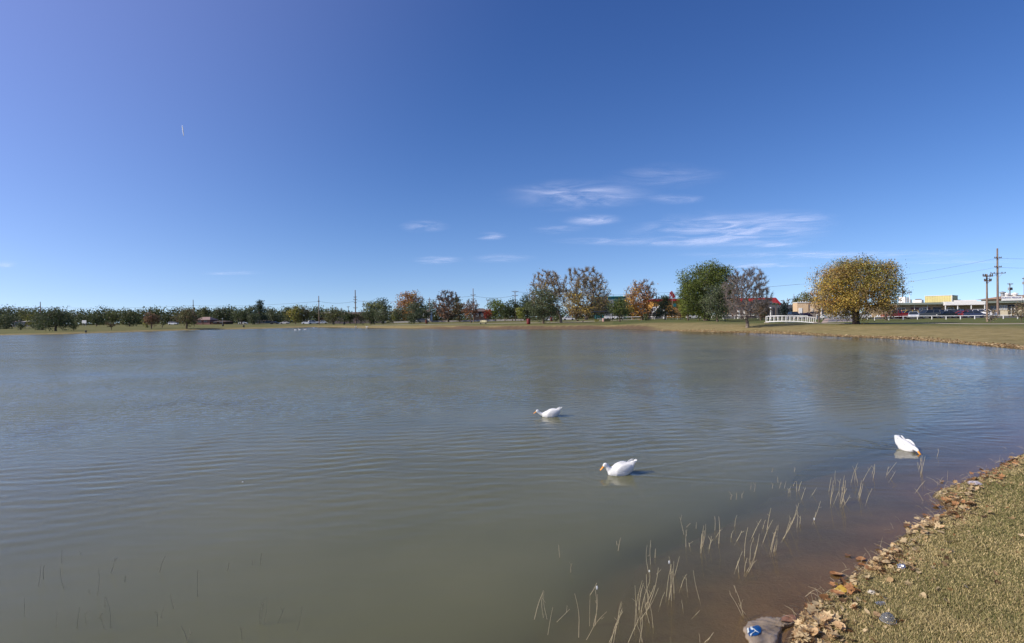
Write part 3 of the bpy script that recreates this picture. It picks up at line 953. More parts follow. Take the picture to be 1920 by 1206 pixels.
# far line beyond the lawn, left to right: px, top, width, palette, tone word
_rng = random.Random(4)
line = []
x = -14
while x < 640:
    w = _rng.uniform(19, 34)
    top = 584.5 + _rng.choice([-4, -2, 0, 1, 3, 5]) + _rng.uniform(-1.5, 1.5)
    if 395 < x < 480 or 310 < x < 400: top -= 2
    line.append((x, top, w, _rng.choice(['dark', 'dark', 'olive', 'dark', 'grey', 'olive'])))
    x += w * .62
PALS = {'dark': dark, 'olive': olive, 'grey': grey}
WORD = {'dark': 'dark green rounded tree in the far line behind the left lawn', 'olive': 'olive brown rounded tree in the far line behind the left lawn',
        'grey': 'grey green rounded tree in the far line behind the left lawn'}
LANDM = [(12, 'bushy tree at the left edge'), (48, 'low pale roofed house'), (76, 'leftmost tall pole'), (105, 'large dark round tree'), (138, 'small round olive sapling'), (158, 'white roadside sign'), (181, 'round clipped tree'), (209, 'small brownish sapling'),
         (243, 'dark clear trunked tree'), (284, 'bronze brown tree'), (304, 'thin shore sapling'), (325, 'white car by the sapling'), (350, 'spreading olive tree'), (363, 'tall pole over the pink house'), (385, 'pink brick house'), (418, 'thin grey lamp post'), (453, 'dense near black tree'), (487, 'tall spruce'),
         (515, 'black car on the far road'), (541, 'narrow pointed olive tree'), (562, 'yellow green tree pair'), (598, 'inlet pole'), (625, 'wide olive tree'), (657, 'small tree before the long roof')]
def place_words(items):
    """items: (x, head) -> a label for each, told apart by the landmark beside it"""
    keys = []
    for x, head in items:
        lx, ln = min(LANDM, key=lambda q: abs(q[0] - x)); d = x - lx
        keys.append('%s %s the %s' % (head, 'directly behind' if abs(d) < 3.5 else ('behind and left of' if d < 0 else 'behind and right of'), ln))
    out = []
    for i, k in enumerate(keys):
        same = sorted([j for j in range(len(keys)) if keys[j] == k], key=lambda j: items[j][0])
        if len(same) > 1:
            n_ = same.index(i); k += ', left one' if n_ == 0 else (', right one' if n_ == len(same) - 1 else ', middle one')
        out.append(k)
    return out
HEAD = {'dark': 'dark green far tree', 'olive': 'olive brown far tree', 'grey': 'grey green far tree'}
LBL = place_words([(a[0], HEAD[a[3]]) for a in line])
LOWX = [x + _rng.uniform(-5, 5) for x in range(-10, 560, 24)]
LBL2 = place_words([(x, 'low bushy far tree') for x in LOWX])
for k, (x, top, w, t) in enumerate(line):
    make_tree(x, None, top, w, 603, PALS[t], LBL[k], Y=_rng.uniform(330, 390), seed=k, group=G_LINE, leaf=1.15, targets=26, clump=1.25)
# low dark thicket trees closing the line
for k, x in enumerate(LOWX):
    make_tree(x, None, 592 + _rng.uniform(-3, 2), 30, 606, dark if k % 3 else olive, LBL2[k],
              Y=_rng.uniform(395, 430), seed=k + 90, group='low trees at the foot of the far line', leaf=1.3, targets=20, clump=1.4)

T = make_tree
T(105, 621, 582, 48, 613, dark, 'large dark green round tree on the left shore lawn, short trunk', seed=1, shape='dome')
T(80, 619, 593, 32, 617, grey, 'greyish green leaning tree just left of the large dark round tree', seed=2)
T(62, 617, 590, 20, 612, yolive, 'yellowish tree behind the grey tree at far left', seed=3, Y=230)
T(38, 619, 606, 13, 616, grey, 'small grey green sapling left of the pale house by the shore', seed=4)
T(12, 617, 594, 30, 616, grey, 'bushy grey green tree at the left edge of the photo', seed=5)
T(-6, 617, 592, 22, 616, dark, 'dark bushy tree cut by the left edge of the photo', seed=6)
T(138, 620, 606, 13, 615.5, olive, 'small round olive sapling right of the large dark round tree', seed=7)
T(181, 609.5, 590.5, 19, 607, dark, 'round clipped dark green tree behind the white sign on the lawn', seed=8, Y=270)
T(209, 619, 605, 12, 612, [(2, BR), (2, OL)], 'small upright brownish sapling on the left lawn near the shore', seed=9)
T(243, 613.5, 585, 27, 608, dark, 'dark green tree with a clear trunk on the left lawn', seed=10, Y=255)
T(284, 616.5, 588, 24, 609, [(3, RB), (3, BR), (2, OL)], 'bronze brown leaved tree on the left lawn', seed=11)
T(276, 615, 599, 11, 613, yolive, 'small yellow green shrub tree beside the bronze brown tree', seed=12)
T(304, 615.5, 603, 9, 610, olive, 'thin sapling right of the bronze brown tree on the lawn', seed=13)
T(350, 616.5, 582, 40, 608, [(3, OG), (2, BR), (2, OL)], 'spreading olive tree with thin trunk close to the left shore', seed=14, shape='dome', clump=1.2)
T(365, 614.5, 601, 10, 608, olive, 'thin sapling just right of the spreading olive tree', seed=15, Y=230)
T(385, None, 578, 17, 600, olive, 'tall olive tree rising behind the pink walled house', seed=16, Y=335)
T(415, None, 580, 38, 603, dark, 'broad dark tree between the pink walled house and the blue green tree', seed=17, Y=320)
T(453, 606.5, 582, 28, 602, dark, 'dense near black green tree on the lawn left of the irregular spruce', seed=18, Y=290)
T(474, 607, 589, 20, 605, grey, 'small grey green tree at the foot of the irregular spruce', seed=19, Y=280)
T(487, None, 566.5, 23, 600, [(3, (.03, .05, .04)), (2, DG)], 'tall irregular dark spruce rising above the far left tree line', seed=20, Y=310, shape='cone', kind='spruce', name='spruce_tree')
T(503, None, 576, 14, 596, [(1, GY)], 'pale leafless tree just right of the tall spruce', seed=21, Y=370, bare=lambda u, v: .8, wood=(.35, .33, .30))
T(511, None, 582, 24, 603, grey, 'grey green tree right of the tall spruce', seed=22, Y=330)
T(541, 604.5, 577.5, 19, 600, olive, 'narrow pointed olive tree left of the yellow green pair', seed=23, Y=285)
T(554, 605.5, 575, 24, 600, [(3, YG), (3, OL), (1, YE)], 'yellow green round tree, left one of the touching pair by the inlet', seed=24, Y=275)
T(570, 604.5, 574.5, 26, 599, [(3, OL), (2, OG), (1, BR)], 'dark olive round tree, right one of the touching pair by the inlet', seed=25, Y=280)
T(593, None, 579, 22, 601, dark, 'dark green tree behind the utility pole at the inlet', seed=26, Y=300)
T(625, 606, 581.5, 34, 603, [(3, OG), (3, OL)], 'wide olive tree right of the pole standing in the inlet', seed=27, shape='dome', Y=235)
T(645, None, 584, 18, 602, dark, 'dark tree behind the wide olive tree at the inlet', seed=28, Y=270)
T(657, 604.5, 586, 17, 602, dark, 'small dark tree in front of the long brown house roof', seed=29, Y=245)
T(677, 605, 586, 20, 602, [(2, BR), (3, DG2)], 'small brownish tree in front of the long brown house roof', seed=30, Y=245)
T(716, None, 563, 30, 594, dark, 'tall dark rounded tree behind the grey green cluster', seed=31, Y=262)
T(701, None, 568, 40, 600, [(4, GG), (2, OG), (1, YG)], 'broad grey green tree with a few yellow patches left of the orange tree', seed=32, Y=235)
T(695, 606.5, 583, 24, 604, dark, 'low dark tree above the picnic table and barrel', seed=33, Y=205)
T(718, 605.5, 580, 26, 601, grey, 'small grey green tree right of the picnic table', seed=34, Y=200)
T(738, 607, 588, 8, 599, yolive, 'thin crooked sapling beside the small white bench', seed=35)
T(746, None, 579, 24, 602, grey, 'grey green bush tree left of the orange autumn tree', seed=36, Y=250)

def orange_pal(u, v, r):
    a = r.rand() + .5 * u - .5 * (v - .5)
    return OR if a < .35 else (YE if a < .5 else (OR2 if a < .78 else (BR if r.rand() < .5 else DG2)))
T(771, 604, 549, 52, 596, orange_pal, 'large orange and yellow autumn tree with a small green tree before it', seed=37, bare=lambda u, v: .75 * max(0, min(1, (u - .45) * 3)) * (v > .4), targets=200)
T(776, 607, 570, 27, 602, [(3, DG2), (2, GG)], 'small dark green tree standing in front of the orange autumn tree', seed=38)
T(793, None, 578, 30, 598, dark, 'dark tree mass between the orange tree and the brown half bare tree', seed=39, Y=240)
T(841, 604, 547, 48, 596, lambda u, v, r: (RB if r.rand() < .45 else (OR2 if (r.rand() < .3 and u < 0) else BR)),
  'brown half bare tree with a rounded crown on the middle lawn', seed=40, bare=lambda u, v: min(.92, .25 + .6 * v + .2 * (u > .2)), targets=260, wood=(.20, .17, .15))
T(862, None, 562, 20, 599, [(3, DG), (2, BR)], 'dark narrow tree between the two brown half bare trees', seed=41, Y=232)
T(883, 601.5, 562, 30, 594, lambda u, v, r: (RB if r.rand() < .6 else OR2), 'reddish brown tree with bare top in front of a utility pole', seed=42, bare=lambda u, v: min(.9, .15 + .9 * v * v), targets=190, Y=178)
T(914, 601, 582, 14, 596, [(3, RD), (1, RB)], 'small dark red leaved tree right of the pale bench', seed=43, Y=182, name='red_tree')
T(929, 598.5, 564, 28, 594, [(2, BG2), (3, BG), (1, DG2)], 'bright green round tree right of the small red tree', seed=44, Y=215)
T(947, 597.5, 571, 22, 594, dark, 'dark green tree right of the bright green round tree', seed=45, Y=225)
T(961, 597, 563.5, 22, 592, [(3, DG), (1, DG2)], 'pointed dark evergreen below the twin armed utility pole', seed=46, Y=222, shape='vase')
T(988, 597, 556, 34, 593, dark, 'tall dark evergreen behind the yellow bare tree', seed=47, Y=225)
T(977, 601.5, 578, 15, 595, [(3, YG), (2, BG)], 'small yellow green tree left of the dark red barrel', seed=48, Y=178)

pale_pal = lambda u, v, r: (PT if r.rand() < .42 else (YE if r.rand() < .5 else BR))
T(1052, 605, 509, 66, 588, pale_pal, 'left of two tall half bare cottonwoods, pale with yellow leaves', seed=49, crown_px=1026, bare=lambda u, v: min(.93, .28 + .6 * v), targets=360, bark=BARK_PALE,
  wood=(.30, .24, .17), twigs=.7, kind='tree', name='cottonwood_tree')
def yb_pal(u, v, r):
    a = r.rand()
    if u < -.2 and a < .55: return YE
    return YE if a < .22 else (PT if a < .42 else (BR if a < .75 else OL))
T(1099, 600, 504, 86, 590, yb_pal, 'right of two tall half bare cottonwoods, brown and yellow lower leaves', seed=50, bare=lambda u, v: min(.97, .12 + 1.0 * max(0, v - .25) * 1.5), targets=420, bark=BARK_PALE,
  wood=(.28, .225, .16), twigs=.7, name='cottonwood_tree', crown_px=1098)
T(1019, 607, 545, 54, 600, [(4, DG2), (2, GG), (1, OG)], 'dark green twin trunked tree in front of the tall cottonwoods', seed=51, targets=100)
T(1044, 602, 584, 13, 600, [(3, OG), (1, BG)], 'small round olive shrub leaning against the cottonwood trunk', seed=52, Y=165, kind='shrub', name='shrub')
T(1128, None, 564, 40, 594, [(3, (.035, .05, .038)), (1, DG)], 'blue green dark trees behind the picnic shelter', seed=53, Y=245)
T(1080, None, 575, 34, 594, brown, 'low brown tree under the right cottonwood', seed=153, Y=228)
T(1162, 603.5, 562, 38, 594, [(3, OG), (2, BG), (1, DG2)], 'green spreading tree with thin trunk right of the picnic shelter', seed=54)
T(1184, None, 566, 26, 594, dark, 'dark tree between the green spreading tree and the orange brown tree', seed=55, Y=210)
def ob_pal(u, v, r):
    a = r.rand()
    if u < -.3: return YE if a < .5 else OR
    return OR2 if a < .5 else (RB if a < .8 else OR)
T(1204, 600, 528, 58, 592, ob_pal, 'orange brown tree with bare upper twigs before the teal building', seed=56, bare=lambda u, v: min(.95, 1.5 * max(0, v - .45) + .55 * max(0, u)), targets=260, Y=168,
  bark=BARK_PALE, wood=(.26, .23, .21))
T(1212, 603.5, 590, 13, 602, dark, 'small dark bush at the foot of the orange brown tree', seed=57, kind='shrub', name='shrub', Y=160)
T(1247, 598, 558, 36, 592, [(3, (.05, .075, .045)), (1, OG)], 'ragged grey green pine with flat base before the red fascia', seed=58, Y=172, shape='cone', kind='pine', name='pine_tree', leaf=1.0)
T(1276, 597, 579, 20, 592, [(3, BR), (2, RB)], 'small brown leaved tree beside the large green tree', seed=59, Y=178)
T(1325, 600.5, 499, 106, 588, [(4, BG), (3, DG2), (2, BG2), (1, DG)], 'very large dense green tree with dark trunk on the right lawn', seed=60, targets=300, dens=1.7, trunk_r=.62, clump=.9, Y=130, crown_px=1329)
T(1311, 597.5, 570, 26, 592, [(3, BG), (1, YG)], 'small green tree with thin pale trunk under the large green tree', seed=61, Y=138)
T(1290, None, 540, 36, 592, [(3, BG2), (3, BG), (1, YG)], 'bright green lower tree merging with the left side of the large green tree', seed=160, Y=140)
T(1345, 602.5, 540, 50, 594, [(3, GG), (3, DG2), (1, OG)], 'grey green tree standing in front of the large green tree', seed=62, Y=112, targets=110)
T(1401, 615, 506, 84, 594, lambda u, v, r: (BR if r.rand() < .7 else RB), 'bare grey twigged tree close to the right shore', seed=63, bare=lambda u, v: min(.98, .52 + .5 * v + .15 * (u > 0)), targets=430, dens=.8, twigs=.62,
  wood=(.27, .235, .21), bark=BARK_PALE, trunk_r=.20, shape='round', name='bare_tree')
T(1426, 601, 570, 30, 594, [(2, BR), (3, DG), (1, RB)], 'small dark brownish tree right of the bare tree by the shore', seed=64, Y=118)
T(1471, 597, 571, 26, 594.5, [(1, (.02, .03, .03)), (2, (.028, .042, .036))], 'dark blue green small spruce in front of the grey arched building', seed=65, Y=150, shape='cone', kind='spruce', name='spruce_tree')
T(1498, None, 557, 18, 585, dark, 'dark evergreen tree behind the grey building roof', seed=66, Y=240)
T(1517, None, 551, 34, 575, [(3, OG), (2, YG), (2, BR)], 'olive tree rising behind the tan building', seed=67, Y=215)
T(1477, None, 560, 26, 575, [(1, GY)], 'leafless greyish tree behind the grey building', seed=68, Y=260, bare=lambda u, v: .9, wood=(.30, .26, .24))

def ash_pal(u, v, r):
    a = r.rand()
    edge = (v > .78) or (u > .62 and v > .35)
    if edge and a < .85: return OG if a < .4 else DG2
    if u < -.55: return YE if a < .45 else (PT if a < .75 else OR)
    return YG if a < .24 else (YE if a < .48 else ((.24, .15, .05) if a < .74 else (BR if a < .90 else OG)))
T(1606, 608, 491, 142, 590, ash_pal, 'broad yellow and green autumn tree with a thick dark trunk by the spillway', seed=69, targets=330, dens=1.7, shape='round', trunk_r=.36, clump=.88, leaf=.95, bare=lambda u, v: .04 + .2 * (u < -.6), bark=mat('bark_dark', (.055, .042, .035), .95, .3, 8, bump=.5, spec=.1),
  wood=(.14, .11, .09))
T(1858, 611, 580, 22, 601, [(3, PT), (2, BR), (1, OL)], 'thin sapling with sparse tan leaves at the foot of the shorter wooden pole', seed=70, bare=lambda u, v: .72, targets=60, Y=70, trunk_r=.03)
T(1915, 612, 570, 36, 596, [(2, BR), (2, PT), (2, OG), (1, RB)], 'brownish green sapling in front of the shop doors at the right edge', seed=71, bare=lambda u, v: .35, targets=80, Y=68, trunk_r=.04, crown_px=1918)
T(1661, None, 566, 36, 592, [(3, PT), (2, BR), (1, OR)], 'tan leaved tree tucked behind the right side of the broad autumn tree', seed=72, Y=100, bare=lambda u, v: .3)
T(1536, None, 541, 30, 586, [(3, PT), (2, BR), (2, OR)], 'sparse tan and orange tree tucked behind the left side of the broad autumn tree', seed=73, Y=90, bare=lambda u, v: .5, wood=(.3, .26, .23))

# low dark trees that close the view behind the middle lawn
LANDM = [(738, 'thin crooked sapling'), (771, 'orange autumn tree'), (806, 'rusty leaning barrel'), (841, 'brown half bare tree'), (883, 'reddish brown tree'), (914, 'small dark red tree'), (929, 'bright green round tree'), (961, 'pointed dark evergreen'),
         (991, 'dark red barrel'), (1051, 'cottonwood trunk'), (1080, 'low brown tree'), (1099, 'right cottonwood'), (1131, 'picnic shelter'), (1162, 'green spreading tree'), (1184, 'dark tree by the teal wall'), (1204, 'orange brown tree'), (1247, 'ragged pine'), (1276, 'small brown tree'), (1310, 'large green tree'), (1360, 'bare tree')]
MX = [(735, 586), (752, 584), (770, 583), (790, 574), (812, 571), (826, 577), (846, 578), (866, 570), (886, 583), (902, 586), (918, 586), (938, 580), (956, 578), (974, 574), (1000, 578), (1018, 582), (1038, 582), (1062, 584), (1084, 582), (1104, 584), (1122, 580), (1142, 582), (1168, 578), (1190, 574), (1214, 578), (1290, 578), (1352, 580)]
LBL3 = place_words([(x, 'low dark backdrop tree') for x, t in MX])
for k, (x, t) in enumerate(MX):
    make_tree(x, None, t, 26, 603, dark if k % 4 else olive, LBL3[k], Y=_rng.uniform(268, 300) if x < 1230 else 215, seed=k + 300, group='low trees behind the middle lawn', leaf=1.2, targets=24, clump=1.35)
# ------------------------------------------------------------------ buildings
WHITE = mat('white_paint', (.78, .77, .72), .6, .06, 1.5)
CREAM = mat('cream_stucco', (.62, .54, .38), .9, .08, .8, bump=.2)
TAN = mat('tan_brick', (.38, .28, .17), .9, .14, 1.2, bump=.3)
BROWNW = mat('brown_wall', (.20, .145, .10), .9, .12, 1.0, bump=.3)
GREYGREEN = mat('grey_green_metal', (.20, .23, .19), .6, .1, .6)
GLASS = mat('dark_glass', (.025, .03, .038), .08, .3, .8, spec=.6)
BLUEGLASS = mat('blue_glass', (.07, .085, .11), .1, .3, .8, spec=.6)
MAROON = mat('maroon_panel', (.13, .07, .075), .7, .1, 2)
YELLOWM = mat('yellow_metal', (.62, .55, .24), .6, .08, .5)
CONC = mat('concrete', (.40, .34, .27), .9, .16, .9, bump=.3)
GREYST = mat('shaded_grey_stucco', (.175, .17, .17), .9, .1, .5)  # darkened grey puts the shade of the restaurant's turned-away facade into the colour
REDROOF = mat('red_metal_roof', (.30, .02, .025), .55, .12, .7)
TEAL = mat('teal_siding', (.02, .14, .15), .6, .1, .4)
ORANGEW = mat('orange_wall', (.42, .22, .05), .8, .15, .5)
ROOFB = mat('brown_roof', (.13, .10, .085), .9, .15, .6)
PINK = mat('pink_brick', (.23, .12, .10), .9, .12, .6)
PEACH = mat('peach_stucco', (.60, .44, .27), .9, .08, .6)
POLE = mat('weathered_pole', (.22, .16, .12), .9, .25, 2, bump=.3)
DARKM = mat('dark_metal', (.04, .042, .045), .5, .2, 3, metal=.4)
GREYM = mat('grey_metal', (.32, .33, .33), .5, .15, 2, metal=.3)
ASPH = mat('asphalt', (.085, .083, .082), .95, .15, .7, bump=.2)
WOODB = mat('brown_timber', (.12, .07, .04), .85, .2, 3)
REDP = mat('dark_red_paint', (.16, .022, .02), .5, .2, 4)
REDB = mat('bright_red_panel', (.60, .05, .045), .5, .1, 2)
YPAINT = mat('yellow_paint', (.5, .42, .1), .6, .1, 2)
INK = mat('dark_lettering', (.035, .035, .06), .6, .05, 2)

class Bd:
    """a building laid out in a vertical plane at distance Y, in photograph pixels"""
    def __init__(s, name, label, cat, px, Y, group=None, turn=0.0):
        s.Y = Y; s.s = scale_at(Y)
        s.x0 = at_depth(px, 585, Y).x; s.c, s.sn = math.cos(rad(turn)), math.sin(rad(turn))
        s.root = empty(name, label, cat, (s.x0, Y, gz(s.x0, Y)), rz=rad(turn), group=group)
        s.z0 = gz(s.x0, Y); s.px = px
    def X(s, px):
        k = at_depth(px, 585, 1.0).x
        return (k * s.Y - s.x0) / (s.c - k * s.sn)
    def Z(s, px, py): return at_depth(px, py, s.Y + s.X(px) * s.sn).z - s.z0
    def rect(s, name, m, x0, x1, y0, y1, dy=0.0, th=.3, ref=None, parent=None, **k):
        """y0 top pixel, y1 bottom pixel (None = down into the ground); dy: towards the viewer"""
        r = ref if ref is not None else (x0 + x1) / 2
        X0, X1 = s.X(x0), s.X(x1); zt = s.Z(r, y0); zb = -.3 if y1 is None else s.Z(r, y1)
        b = MB(); b.box(((X0 + X1) / 2, -dy + th / 2, (zt + zb) / 2), (abs(X1 - X0), th, abs(zt - zb)))
        return b.build(name, m, parent or s.root, **k)
    def window(s, x0, x1, y0, y1, m=None, frame=None, dy=.0, ref=None):
        g = s.rect('window', m or GLASS, x0, x1, y0, y1, dy=.05 + dy, th=.12, ref=ref)
        f = MB(); r = ref if ref is not None else (x0 + x1) / 2
        X0, X1 = s.X(x0), s.X(x1); zt, zb = s.Z(r, y0), s.Z(r, y1); w = .07
        yy = -.09 - dy
        f.box(((X0 + X1) / 2, yy, zt), (X1 - X0 + w, .08, w)).box(((X0 + X1) / 2, yy, zb), (X1 - X0 + w, .08, w))
        f.box((X0, yy, (zt + zb) / 2), (w, .08, zt - zb - w)).box((X1, yy, (zt + zb) / 2), (w, .08, zt - zb - w))
        f.box(((X0 + X1) / 2, yy + .005, (zt + zb) / 2), (w * .7, .07, zt - zb - w))
        f.build('window_frame', frame or WHITE, g)
        return g

def turned(root_of, name, m, x0, x1, x2, y0, y1, Y, th=-47, parent=None, **k):
    """a box whose front spans x0..x1 and whose right side spans x1..x2 in the photograph"""
    c, sn = math.cos(rad(th)), math.sin(rad(th)); kk = [at_depth(x, 575, 1.0).x for x in (x0, x1, x2)]
    A = Vector((kk[0] * Y, Y)); L = (kk[1] * A.y - A.x) / (c - kk[1] * sn); B = A + Vector((c, sn)) * L
    D = (kk[2] * B.y - B.x) / (-sn - kk[2] * c)
    zt, zb = at_depth(x1, y0, B.y).z, at_depth(x1, y1, B.y).z
    ctr = A + Vector((c, sn)) * L / 2 + Vector((-sn, c)) * D / 2
    b = MB().box((0, 0, 0), (L, D, zt - zb))
    o = b.build(name, m, None, **k); o.location = (ctr.x, ctr.y, (zt + zb) / 2); o.rotation_euler = (0, 0, rad(th))
    if root_of is not None:
        o.parent = root_of; Mx = Matrix.LocRotScale(root_of.location, root_of.rotation_euler, None); o.matrix_parent_inverse = Mx.inverted()
    return o, L, D, zt - zb
# long row of shops behind the car park
S = Bd('shop_building', 'long low tan shop building with white canopy behind the parked cars', 'building', 1790, 150, turn=-22)
R_ = 1790
S.rect('wall', TAN, 1640, 2070, 568.5, None, dy=0, th=14, ref=R_)
S.rect('sunlit_base_wall', CREAM, 1697, 1774, 583, None, dy=.12, th=.12, ref=R_)  # pale cream also puts the sunlit band below the eaves' shade into colour
S.rect('sunlit_base_wall', CREAM, 1872, 1889.5, 583.5, None, dy=.12, th=.12, ref=R_)
S.rect('sunlit_base_wall', CREAM, 1903, 1960, 582.5, None, dy=.12, th=.12, ref=R_)
S.rect('roof_edge', GREYGREEN, 1640, 1765.5, 566.4, 570.2, dy=1.3, th=1.5, ref=R_)
S.rect('roof_edge', GREYGREEN, 1840.8, 2070, 566.2, 569.8, dy=1.3, th=1.5, ref=R_)
S.rect('canopy', WHITE, 1766, 1840.3, 565.8, 572.3, dy=2.6, th=2.9, ref=R_)
S.rect('soffit', BROWNW, 1766.5, 1840, 572.5, 573.4, dy=2.5, th=2.6, ref=R_)
for x in (1767, 1789.5, 1814.5, 1839.3):
    S.rect('post', WHITE, x - .7, x + .7, 572.4, None, dy=2.5, th=.2, ref=R_)
S.window(1676, 1681.5, 576.5, 583.5, ref=R_)
S.window(1683, 1697.5, 576, 583.8, ref=R_)
for a, b in ((1708, 1713.2), (1715.5, 1722.6), (1739.3, 1744.6)):
    S.rect('wall_panel', MAROON, a, b, 575.6, 582.6, dy=.1, th=.1, ref=R_)
for x in (1714.2, 1738.4):
    S.rect('downpipe', WHITE, x - .4, x + .4, 570.4, None, dy=.35, th=.1, ref=R_)
S.window(1724, 1729.2, 576.8, 582.6, m=BLUEGLASS, ref=R_)
S.window(1730.5, 1737.4, 575.6, 582.4, ref=R_)
for a in (1749.5, 1754.6, 1759.7): S.window(a, a + 4.6, 576, 585, m=BLUEGLASS, frame=DARKM, ref=R_)
S.window(1776.5, 1788.5, 576.4, 586, m=BLUEGLASS, ref=R_)
S.rect('door', BLUEGLASS, 1792.5, 1794.5, 576.8, None, dy=.1, th=.1, ref=R_)
S.window(1795, 1799, 577.2, 583.5, ref=R_)
S.rect('step', CREAM, 1801, 1811.5, 585.6, None, dy=.5, th=.5, ref=R_)
S.window(1857, 1869, 575.5, 582, m=BLUEGLASS, frame=GREYM, ref=R_)
for a in (1874.5, 1879.8, 1884.4): S.window(a, a + 3.4, 574.5, 582.2, m=BLUEGLASS, ref=R_)
S.rect('transom_sign', INK, 1890, 1902, 573.8, 576.2, dy=.3, th=.2, ref=R_)
for a in (1890.3, 1896.6):
    d = S.rect('door', GLASS, a, a + 4.6, 577.4, 589.5, dy=.12, th=.1, ref=R_)
    S.rect('door_frame', WHITE, a + 4.8, a + 6.1, 576.6, None, dy=.14, th=.1, ref=R_)
S.rect('wall_pier', CREAM, 1746, 1748.5, 583, None, dy=1.2, th=1.0, ref=R_)
S.rect('wall_pier', CREAM, 1868.6, 1871.5, 581.5, None, dy=.4, th=.4, ref=R_)
# white sign board with blue lettering on the roof
sg = S.rect('sign_board', WHITE, 1874, 1912, 558.0, 565.9, dy=1.5, th=.25, ref=R_)
def lettering(text, parent, x, y, z, h, width, m, rz=0):
    cu = bpy.data.curves.new('lettering', 'FONT'); cu.body = text; cu.size = h; cu.extrude = .015; cu.align_x = 'CENTER'; cu.align_y = 'CENTER'
    o = bpy.data.objects.new('tmp', cu); COL.objects.link(o)
    bpy.context.view_layer.update()
    me = bpy.data.meshes.new_from_object(o.evaluated_get(bpy.context.evaluated_depsgraph_get()))
    bpy.data.objects.remove(o)
    w = max(v.co.x for v in me.vertices) - min(v.co.x for v in me.vertices)
    for v in me.vertices: v.co.x *= width / w
    o = link('lettering', me, m, parent, loc=(x, y, z)); o.rotation_euler = (rad(90), 0, rz)
    me.materials.clear(); me.materials.append(m)
    return o
lettering('COUNTRY PEDDLER', sg, S.X(1890.5), -1.52, S.Z(R_, 560.9), .55, (1905 - 1875) / S.s, mat('blue_lettering', (.05, .05, .22), .6, .02, 2))
S.rect('sign_board', WHITE, 1913, 1917, 561.5, 565.9, dy=1.5, th=.2, ref=R_)
# rooftop plant
turned(S.root, 'roof_unit', WHITE, 1685, 1697.3, 1699.5, 556.9, 567.5, 166)
turned(S.root, 'roof_unit', GREYM, 1700, 1702.5, 1704, 557.5, 567.5, 168)
turned(S.root, 'roof_unit', WHITE, 1711, 1728, 1732, 562.2, 567.5, 165)
turned(S.root, 'roof_unit', ROOFB, 1716, 1726, 1728, 560.6, 562.1, 170)
turned(S.root, 'roof_unit', GREYM, 1705, 1708, 1709.5, 561.5, 567.5, 170)
S.rect('parapet', WHITE, 1797, 1840, 562.9, 565.6, dy=-3, th=.4, ref=R_)
S.rect('parapet', DARKM, 1797, 1812, 561.8, 562.7, dy=-4, th=.4, ref=R_)
b = MB()
b.lathe((S.X(1888 + 8), 5, S.Z(R_, 557)), [(.45, 0), (.45, .8), (.7, .85), (.7, 1.1), (.1, 1.3)], 10)
b.build('roof_vent', GREYM, S.root)
# the yellow upper storey, a corrugated box set back on the roof
Yb = Bd('yellow_roof_block', 'pale yellow corrugated metal block standing on the shop roof', 'building', 1765, 158)
yo, yL, yD, yH = turned(Yb.root, 'wall_box', YELLOWM, 1734, 1785, 1796, 554, 568, 172)
for k in range(16):
    MB().box((-yL / 2 + yL * (k + .5) / 16, -yD / 2 - .03, 0), (.1, .06, yH - .1)).build('rib', YELLOWM, yo)
MB().box((0, 0, yH / 2 + .06), (yL + .2, yD + .2, .12)).build('cap', WHITE, yo)
MB().box((yL / 2, -yD / 2, 0), (.16, .16, yH)).build('corner_trim', WHITE, yo)
# tan hipped roof at the far right
Hr = Bd('shop_building', 'building with a tan hipped roof and vents at the right edge', 'building', 1925, 175)
Hr.rect('wall', PEACH, 1900, 1975, 560, None, th=12, ref=1925)
X0, X1, z0, z1 = Hr.X(1893), Hr.X(1985), Hr.Z(1925, 559.5), Hr.Z(1925, 552.5)
b = MB(); b.add([(X0, -1, z0), (X1, -1, z0), (X1, 13, z0), (X0, 13, z0), (X0 + 3.5, 4, z1), (X1 - 3.5, 4, z1)], [(0, 1, 5, 4), (1, 2, 5), (2, 3, 4, 5), (3, 0, 4), (0, 3, 2, 1)])
b.build('roof', mat('tan_shingle', (.30, .20, .13), .9, .15, 1.5), Hr.root)
b = MB(); b.lathe((Hr.X(1903), 3, Hr.Z(1925, 553.8)), [(.6, -.6), (.6, .3), (.9, .35), (.9, .7), (.2, 1.0)], 10)
b.build('roof_vent', WHITE, Hr.root)
b = MB(); b.lathe((Hr.X(1919), 3, Hr.Z(1925, 553.8)), [(.6, -.6), (.6, .3), (.9, .35), (.9, .7), (.2, 1.0)], 10)
b.build('roof_vent', WHITE, Hr.root)

# tan workshop between the grey building and the broad tree
Tb = Bd('workshop_building', 'peach coloured flat roofed building left of the broad autumn tree', 'building', 1520, 152, turn=-14)
Tb.rect('wall', PEACH, 1495, 1540.5, 567, None, th=5, ref=1520)
Tb.rect('coping', WHITE, 1494.5, 1600, 566.3, 567.4, dy=.15, th=5.2, ref=1520)
Tb.rect('garage_door', WHITE, 1497.5, 1504, 577.5, None, dy=.12, th=.15, ref=1520)
Tb.rect('service_door', mat('pale_door', (.66, .56, .42), .7, .05, 1), 1519, 1525, 577, None, dy=.12, th=.15, ref=1520)
Tb.rect('downpipe', BROWNW, 1515.4, 1516.1, 567.5, None, dy=.2, th=.15, ref=1520)
Tb.rect('wall_pier', WHITE, 1538.8, 1540.6, 567.6, None, dy=.2, th=.3, ref=1520)
Tb.rect('wall', GREYM, 1540.8, 1605, 567.6, None, dy=-1.5, th=3, ref=1520)
for k in range(9):
    a = 1541.5 + k * 6.8
    Tb.window(a, a + 5.6, 575, 587.5, dy=-1.45, frame=WHITE, ref=1520)
